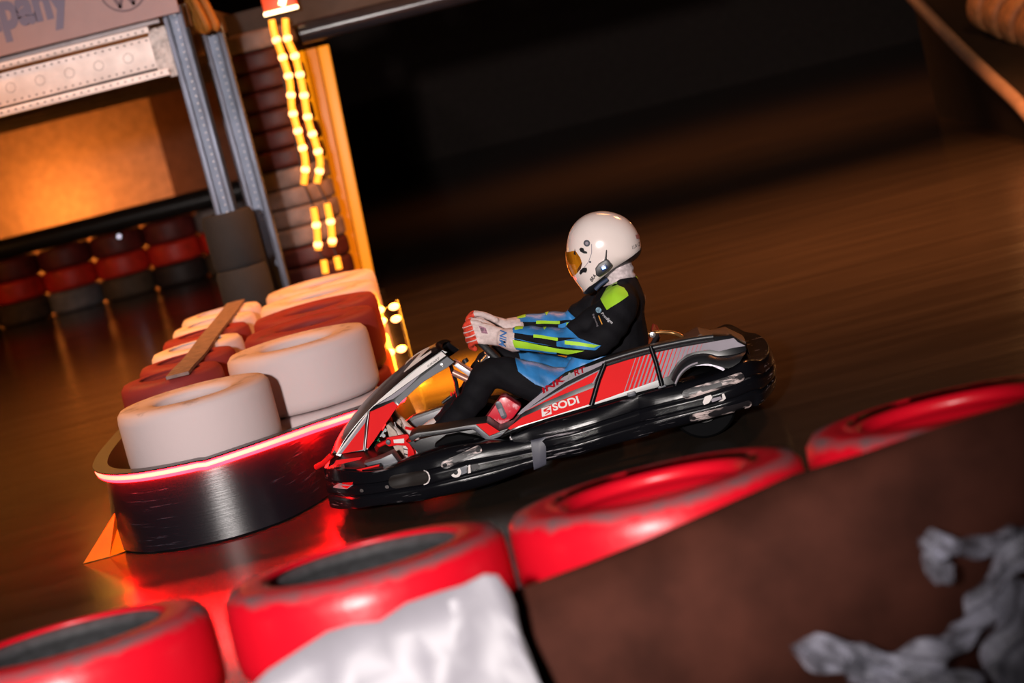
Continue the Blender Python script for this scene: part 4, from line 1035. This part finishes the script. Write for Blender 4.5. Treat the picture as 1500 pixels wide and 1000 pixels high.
# ------------------------------------------------------------------ driver
drv = thing('person', 'kart driver in black, blue and lime racing suit and white helmet, hands on the wheel', 'person', tuple(KART_LOC), KART_YAW)
suit = mat('suit_black', (.0065, .006, .008), 0.8, spec=.14, var=.25, vscale=12, bump=.4, bscale=18)
blue = mat('suit_blue', (.030, .20, .50), .42, var=.25, vscale=14, stretch=(1, 1, .4), bump=.25, bscale=26)
lime = mat('suit_lime', (.36, .66, .03), .5, var=.1)
bm = bmesh.new()
limb(bm, [K(893, 568, 0), K(906, 522, 0), K(904, 464, 0), K(909, 428, 0), K(906, 405, 0), K(890, 372, 0), K(886, 350, 0)], [(.165, .105), (.15, .125), (.18, .125), (.14, .10), (.065, .06), (.075, .085), (.06, .07)])
for s in (-1, 1):
    Q = lambda x, y, yy: Vector((K(x, y, yy).x, K(x, y, yy).y * -s, K(x, y, yy).z))
    limb(bm, [Q(910, 436, -.02), Q(909, 444, -.19)], [.075, .078])
    limb(bm, [Q(909, 446, -.20), Q(893, 478, -.26), Q(868, 503, -.29), Q(815, 500, -.24), Q(760, 496, -.165)], [.078, .074, .062, .058, .050])
    limb(bm, [Q(886, 456, -.20), Q(846, 484, -.25)], [.055, .050])
    limb(bm, [Q(892, 518, -.11), Q(852, 540, -.15)], [.07, .062])
    limb(bm, [Q(888, 574, -.09), Q(805, 566, -.14), Q(722, 546, -.16), Q(690, 588, -.15), Q(640, 640, -.12)], [.09, .086, .068, .060, .046])
fold = lambda c: .0016 * wob(c, .6) + .0022 * math.sin(c.x * 75 + c.z * 40 + 2.5 * math.sin(c.y * 14 + c.z * 9)) * (1 if c.z < .68 else .3)
body = remeshed('body', bm, .0075, suit, drv, 5, fold)
def seg_d(p, a, b):
    ab = b - a; t_ = max(0, min(1, (p - a).dot(ab) / ab.length_squared)); return (p - a - ab * t_).length
E1, E2, E3 = K(869, 507, -.30), K(815, 502, -.24), K(752, 496, -.16)
def near_fore(f):
    c = f.center; c = Vector((c.x, -abs(c.y), c.z)); return min(seg_d(c, E1, E2), seg_d(c, E2, E3)) < .085
def kp(pts, y=-.23): return [K(x, q, y) for x, q in pts]
def prints(name, polys, off, m_, keep, y=-.23):
    for s in (-1, 1):
        for P in polys:
            patch(name, body, [kp(P, y)], off, m_, body, keep=lambda f: f.center.y * s > 0 and keep(f))
prints('blue_sleeve_print', [[(745, 470), (800, 470), (826, 473), (848, 490), (800, 491), (745, 489)], [(848, 490), (880, 499), (872, 506), (816, 503), (816, 496)]], .003, blue, near_fore)
prints('lime_sleeve_print', [[(745, 498), (775, 500.5), (775, 510), (745, 509)], [(775, 500.5), (816, 506), (816, 512), (775, 510)], [(816, 506), (856, 507), (832, 514), (816, 512)], [(782, 489), (818, 491), (818, 495), (782, 493)], [(828, 494), (878, 498), (870, 502), (828, 499)], [(752, 474), (768, 474), (766, 484), (754, 486)], [(790, 474), (806, 475), (798, 483)]], .0045, lime, near_fore)
prints('blue_sleeve_line', [[(745, 495.5), (816, 503.5), (816, 505.6), (775, 500), (745, 497.6)], [(745, 509), (816, 512), (816, 514.5), (745, 512)]], .004, blue, near_fore)
def side_only(f): return .045 < abs(f.center.y) < .235 and not near_fore(f)
prints('blue_hip_print', [[(834, 522), (882, 492), (899, 505), (886, 536), (826, 556)]], .004, blue, side_only, -.17)
H1, H2 = K(888, 574, -.09), K(722, 546, -.16)
def near_thigh(f): c = f.center; return seg_d(Vector((c.x, -abs(c.y), c.z)), H1, H2) < .125 and abs(c.y) > .03
prints('blue_thigh_print', [[(752, 518), (832, 530), (834, 554), (806, 566), (785, 558), (760, 540)]], .0035, blue, near_thigh, -.15)
up_only = lambda f: f.center.y < -.09
patch('shoulder_patch', body, [kp([(878.5, 438), (884, 433), (897, 424), (905, 421), (914, 424), (919, 430), (920, 434), (889, 453)], -.26)], .004, lime, body, keep=up_only)
patch('collar_patch', body, [kp([(930, 407), (950, 408), (950, 424), (943, 420)], -.06)], .004, lime, body, keep=lambda f: f.center.x > K(915, 430, 0).x)
patch('back_badge', body, [kp([(932, 390), (948, 392), (948, 405), (934, 403)], -.05)], .004, mat('badge_blue', (.10, .32, .42), .5, var=.5, vscale=60), body)
bvb = bvh_of(body)
def lon(s, p0, p1, hv, m_, y=-.26, **k): 
    a, b, c = K(*p0, y), K(*p1, y), K(p0[0] + hv[0], p0[1] + hv[1], y); letter_on('lettering', s, a, b - a, c - a, bvb, m_, body, off=.006, fall=-.25, **k)
prt = mat('print_white', (.62, .60, .64), .5, var=0)
lon('MINUS273', (884.5, 431), (888.5, 443), (5, -2), suit, bold=.02)
lon('Prodigm', (879, 459), (895, 472), (3, -4.5), prt, shear=.3)
lon('Engineering', (867, 461), (874, 475), (3, -2), mat('print_grey', (.30, .27, .30), .5, var=0))
project('print_line', kp([(876, 461), (877.5, 460.5), (882.5, 471), (881, 471.5)], -.26), bvb, .006, mat('print_orange', (.8, .35, .06), .5, var=0), body, fall=-.25)
project('print_disc', kp(stadium((876, 454), (877.5, 453.5), 7), -.26), bvb, .006, mat('print_pale_blue', (.30, .48, .62), .5, var=.4, vscale=70), body, fall=-.25)
patch('back_label', body, [kp([(943.5, 434), (951, 435), (951, 445), (945.5, 445)], -.05)], .004, prt, body, keep=lambda f: f.center.x > K(930, 430, 0).x)
# neck gaiter
bm = bmesh.new(); limb(bm, [K(907, 416, 0), K(905, 400, 0), K(900, 386, 0)], [(.078, .075), (.074, .070), (.078, .074)])
remeshed('neck_gaiter', bm, .006, mat('gaiter_white', (.60, .50, .51), .7, var=.25, vscale=45, bump=.4, bscale=60), drv, 3, lambda c: .003 * math.sin(c.z * 190 + c.x * 60))
# helmet
HC = (886, 368)
HO = [(849, 420), (839, 406), (832, 390), (829.5, 372), (831, 352), (836, 336), (846, 322.5), (861, 313), (880, 309), (900, 311.5), (918, 320), (931, 334.5), (938, 352), (938.5, 367), (931, 378), (914, 388), (896, 400), (880, 415), (868, 427), (857, 429.5)]
ho = catmull([K(x, y, 0) for x, y in HO], 5, closed=True); hc = K(*HC, 0); HWd = .128
bm = bmesh.new(); n_ = len(ho); rings = []
for j in range(-15, 16):
    ph = j / 16 * PI / 2; sc = math.cos(ph) ** .78; y = HWd * math.sin(ph) * 1.0
    rings.append([bm.verts.new(Vector((hc.x + (p.x - hc.x) * sc, y, hc.z + (p.z - hc.z) * sc))) for p in ho])
for a, b in zip(rings, rings[1:]):
    for k in range(n_): bm.faces.new((a[k], a[(k + 1) % n_], b[(k + 1) % n_], b[k]))
for e, s in ((rings[0], -1), (rings[-1], 1)):
    c = bm.verts.new((hc.x, s * HWd, hc.z))
    for k in range(n_): bm.faces.new((e[k], e[(k + 1) % n_], c))
hel = from_bm('helmet', bm, mat('helmet_white', (.80, .68, .64), .14, coat=.6, var=.03), drv, True, None)
hp = lambda pts: [K(x, y, -.06) for x, y in pts]
patch('edge_trim', hel, [hp([(850, 436), (862, 419), (898, 391), (946, 360), (950, 385), (900, 415)])], .003, sat, hel)
vis_m = mat('amber_visor', (.85, .26, .01), .10, metal=.35, coat=.8, var=.35, vscale=22, stretch=(1, 1, .3))
patch('visor', hel, [hp([(822, 373), (843.5, 365.5), (850.5, 375), (853, 383), (851, 392), (844, 401), (837, 407), (822, 402)])], .004, vis_m, hel)
patch('visor_inner', hel, [hp([(848.5, 379), (851, 376), (853.5, 383), (851.5, 391.5), (846, 398), (843, 399), (847, 392)])], .0055, mat('visor_brown', (.10, .035, .01), .2, coat=.6), hel)
patch('visor_peak', hel, [hp([(842, 371), (843.6, 363), (845, 372)])], .007, sat, hel, keep=lambda f: f.center.y < 0)
bvhh = bvh_of(hel)
def hproj(name, pts, m_, off=.004): return project(name, hp(pts), bvhh, off, m_, hel, .006, fall=-.1)
def disc(c, r, n=18): return [(c[0] + r * math.cos(2 * PI * i / n), c[1] + r * math.sin(2 * PI * i / n)) for i in range(n)]
hproj('pivot_cap', disc((859.5, 354), 4.8), dgry, .005); hproj('pivot_ring', disc((859.5, 354), 2.4), gry, .007)
hproj('vent_slot', [(848.5, 363), (851, 360.5), (854.5, 361.5), (856, 365), (860, 366.5), (860, 369), (855, 369), (850, 366.5)], sat)
hproj('vent_slot', [(848.5, 399), (850, 394), (854, 390), (859, 389.5), (860, 393), (858.5, 397), (854, 397), (850.5, 401)], sat)
hproj('rivet', disc((864.3, 381), 1.6), dgry)
hproj('visor_groove', [(866, 355), (867, 355), (867, 368), (862.5, 381), (856, 390), (855.3, 389.5), (861.7, 380.5), (866, 368)], gry, .002)
hproj('brow_vent', [(833.5, 350), (834.5, 342), (841, 333), (842.5, 334.5), (837, 343), (835.5, 351)], wht, .006)
a, b, c = hp([(867, 411), (873.5, 401.5), (863.5, 407)]); letter_on('lettering', 'BRA', a, b - a, c - a, bvhh, sat, hel, bold=.03, fall=-.1)
a, b, c = hp([(926, 363.5), (938, 360), (925.5, 358.5)]); letter_on('lettering', 'LUV Z', a, b - a, c - a, bvhh, dgry, hel, fall=-.05)
patch('rear_mark', hel, [hp([(930, 344), (938, 345), (938, 351), (932, 350)])], .002, mat('faded_red', (.35, .14, .13), .4, var=0), hel)
# intercom
ic = plate('intercom', [K(x, y, -.155) for x, y in ((872, 394), (877, 387), (886, 381), (890.5, 380), (897, 389), (890, 397), (877, 406), (873, 403))], .05, sat, hel, .006)
plate('intercom_lamp', [K(x, y, -.158) for x, y in ((881, 391.5), (886.5, 389.5), (888, 393), (882.5, 395))], .006, mat('intercom_led', (.2, .4, 1), .3, emit=(.35, .55, 1.0), es=2.2, var=0), ic, .001)
plate('intercom_face', [K(x, y, -.1565) for x, y in ((878, 391), (887, 386), (891, 392), (883, 398))], .004, mat('intercom_blue', (.01, .03, .12), .3), ic, .001)
tube('antenna', [K(888.3, 366, -.14), K(887.6, 375, -.14), K(886.5, 384, -.14)], [.0018, .003, .005], sat, ic, 8)
tube('chin_strap', catmull([K(872, 424, -.09), K(880, 416, -.09), K(890, 409, -.085)], 4), .009, mat('strap_navy', (.02, .035, .08), .6), hel, 8)
# gloves
gw = mat('glove_white', (.62, .48, .46), .6, var=.12, vscale=60, bump=.3, bscale=50); gr = mat('glove_red', (.72, .06, .03), .55, var=.25, vscale=50, bump=.3, bscale=60)
bm = bmesh.new()
limb(bm, [K(741, 495, -.145), K(718, 490, -.135), K(700, 486, -.13)], [(.030, .036), (.026, .044), (.020, .043)])
limb(bm, [K(739, 495, -.15), K(748, 496.5, -.157), K(754, 497.5, -.162)], [(.040, .042), (.052, .050), (.056, .053)])
for j in range(4):
    ox, oy = (0, 1.5, 4, 8)[j], j * 9.0
    limb(bm, [K(702 + ox, 474 + oy, -.138), K(691 + ox, 472 + oy, -.142), K(684 + ox, 475 + oy, -.128), K(681.5 + ox, 480 + oy, -.105), K(688 + ox, 484 + oy, -.090)], [.0125, .0125, .0118, .0112, .0105], n=4, seg=12)
limb(bm, [K(722, 480, -.115), K(708, 472, -.105), K(697, 469, -.098), K(689, 470, -.094)], [.016, .0145, .013, .011], n=4, seg=12)
gl = remeshed('glove', bm, .0042, gw, drv, 2)
patch('red_fingers', gl, [hp([(672, 462), (690, 462), (694, 474), (704, 500), (702, 512), (672, 512)])], .0012, gr, gl)
for j in range(4):
    patch('white_seam', gl, [kp([(674, 481.5 + j * 8), (700, 469.5 + j * 8.5), (700, 471 + j * 8.5), (674, 483.5 + j * 8)], -.13)], .0022, gw, gl, keep=lambda f: f.center.y < -.1)
patch('knuckle_print', gl, [kp([(701, 476), (712, 480), (715, 488), (706, 487)], -.14)], .0015, mat('print_plum', (.30, .12, .18), .6, var=.6, vscale=90), gl, keep=lambda f: f.center.y < -.13)
gf = gl.copy(); COL.objects.link(gf); gf.parent = drv; gf.scale = (1, -1, 1)
for ch in list(gl.children):
    c = ch.copy(); COL.objects.link(c); c.parent = gf
bvg = bvh_of(gl); pb = mat('print_blue', (.05, .16, .42), .5, var=0)
a, b, c = K(738, 507, -.16), K(744, 486.5, -.16), K(733, 501.5, -.16)
letter_on('lettering', 'MIN', K(741, 509, -.16), K(743, 485, -.16) - K(741, 509, -.16), K(731, 504, -.16) - K(741, 509, -.16), bvg, pb, gl, bold=.02, shear=-.3, off=.003, fall=-.2)
letter('lettering', '273', Vector((-K(735, 491, .1).x * 0, 0, 0)) + K(733, 486, .098), K(751, 485, .098) - K(733, 486, .098), K(733, 480, .098) - K(733, 486, .098), (0, 0, 0), gr, gf, bold=.03)
gf.children[-1].location = (0, 0, 0)
for v in gf.children[-1].data.vertices: v.co.y = -v.co.y
# shoes
tan = mat('sole_tan', (.42, .33, .28), .7, var=.2, vscale=40, bump=.2)
sw_ = mat('shoe_white', (.66, .55, .52), .55, var=.15)
for s in (1, -1):
    bm = bmesh.new()
    limb(bm, [K(577, 631, -.12), K(590, 650, -.12), K(604, 664, -.12)], [(.034, .022), (.040, .034), (.036, .034)])
    limb(bm, [K(600, 660, -.12), K(616, 652, -.12), K(634, 641, -.12)], [(.038, .036), (.040, .040), (.045, .044)])
    for v in bm.verts: v.co.y *= s
    sh_ = remeshed('shoe', bm, .006, sw_, drv, 3)
    P = [K(x, y, -.165) for x, y in ((565, 623), (569, 621), (580, 632), (590, 652), (593, 673), (586, 674), (578, 658), (571, 644))]
    plate('sole', [Vector((p.x, p.y * s, p.z)) for p in P], .09, tan, sh_, .004, Vector((0, s, 0)))
    patch('red_stripe', sh_, [kp([(597, 640), (600, 640), (603, 676), (598, 676)], -.15), kp([(605, 645), (609, 645), (610, 676), (605, 676)], -.15), kp([(586, 640), (612, 650), (612, 653), (586, 644)], -.15)], .003, red, sh_)
    patch('black_line', sh_, [kp([(590, 655), (606, 660), (606, 661.5), (590, 657)], -.15), kp([(589, 662), (606, 667), (606, 668.5), (589, 664)], -.15)], .002, sat, sh_)
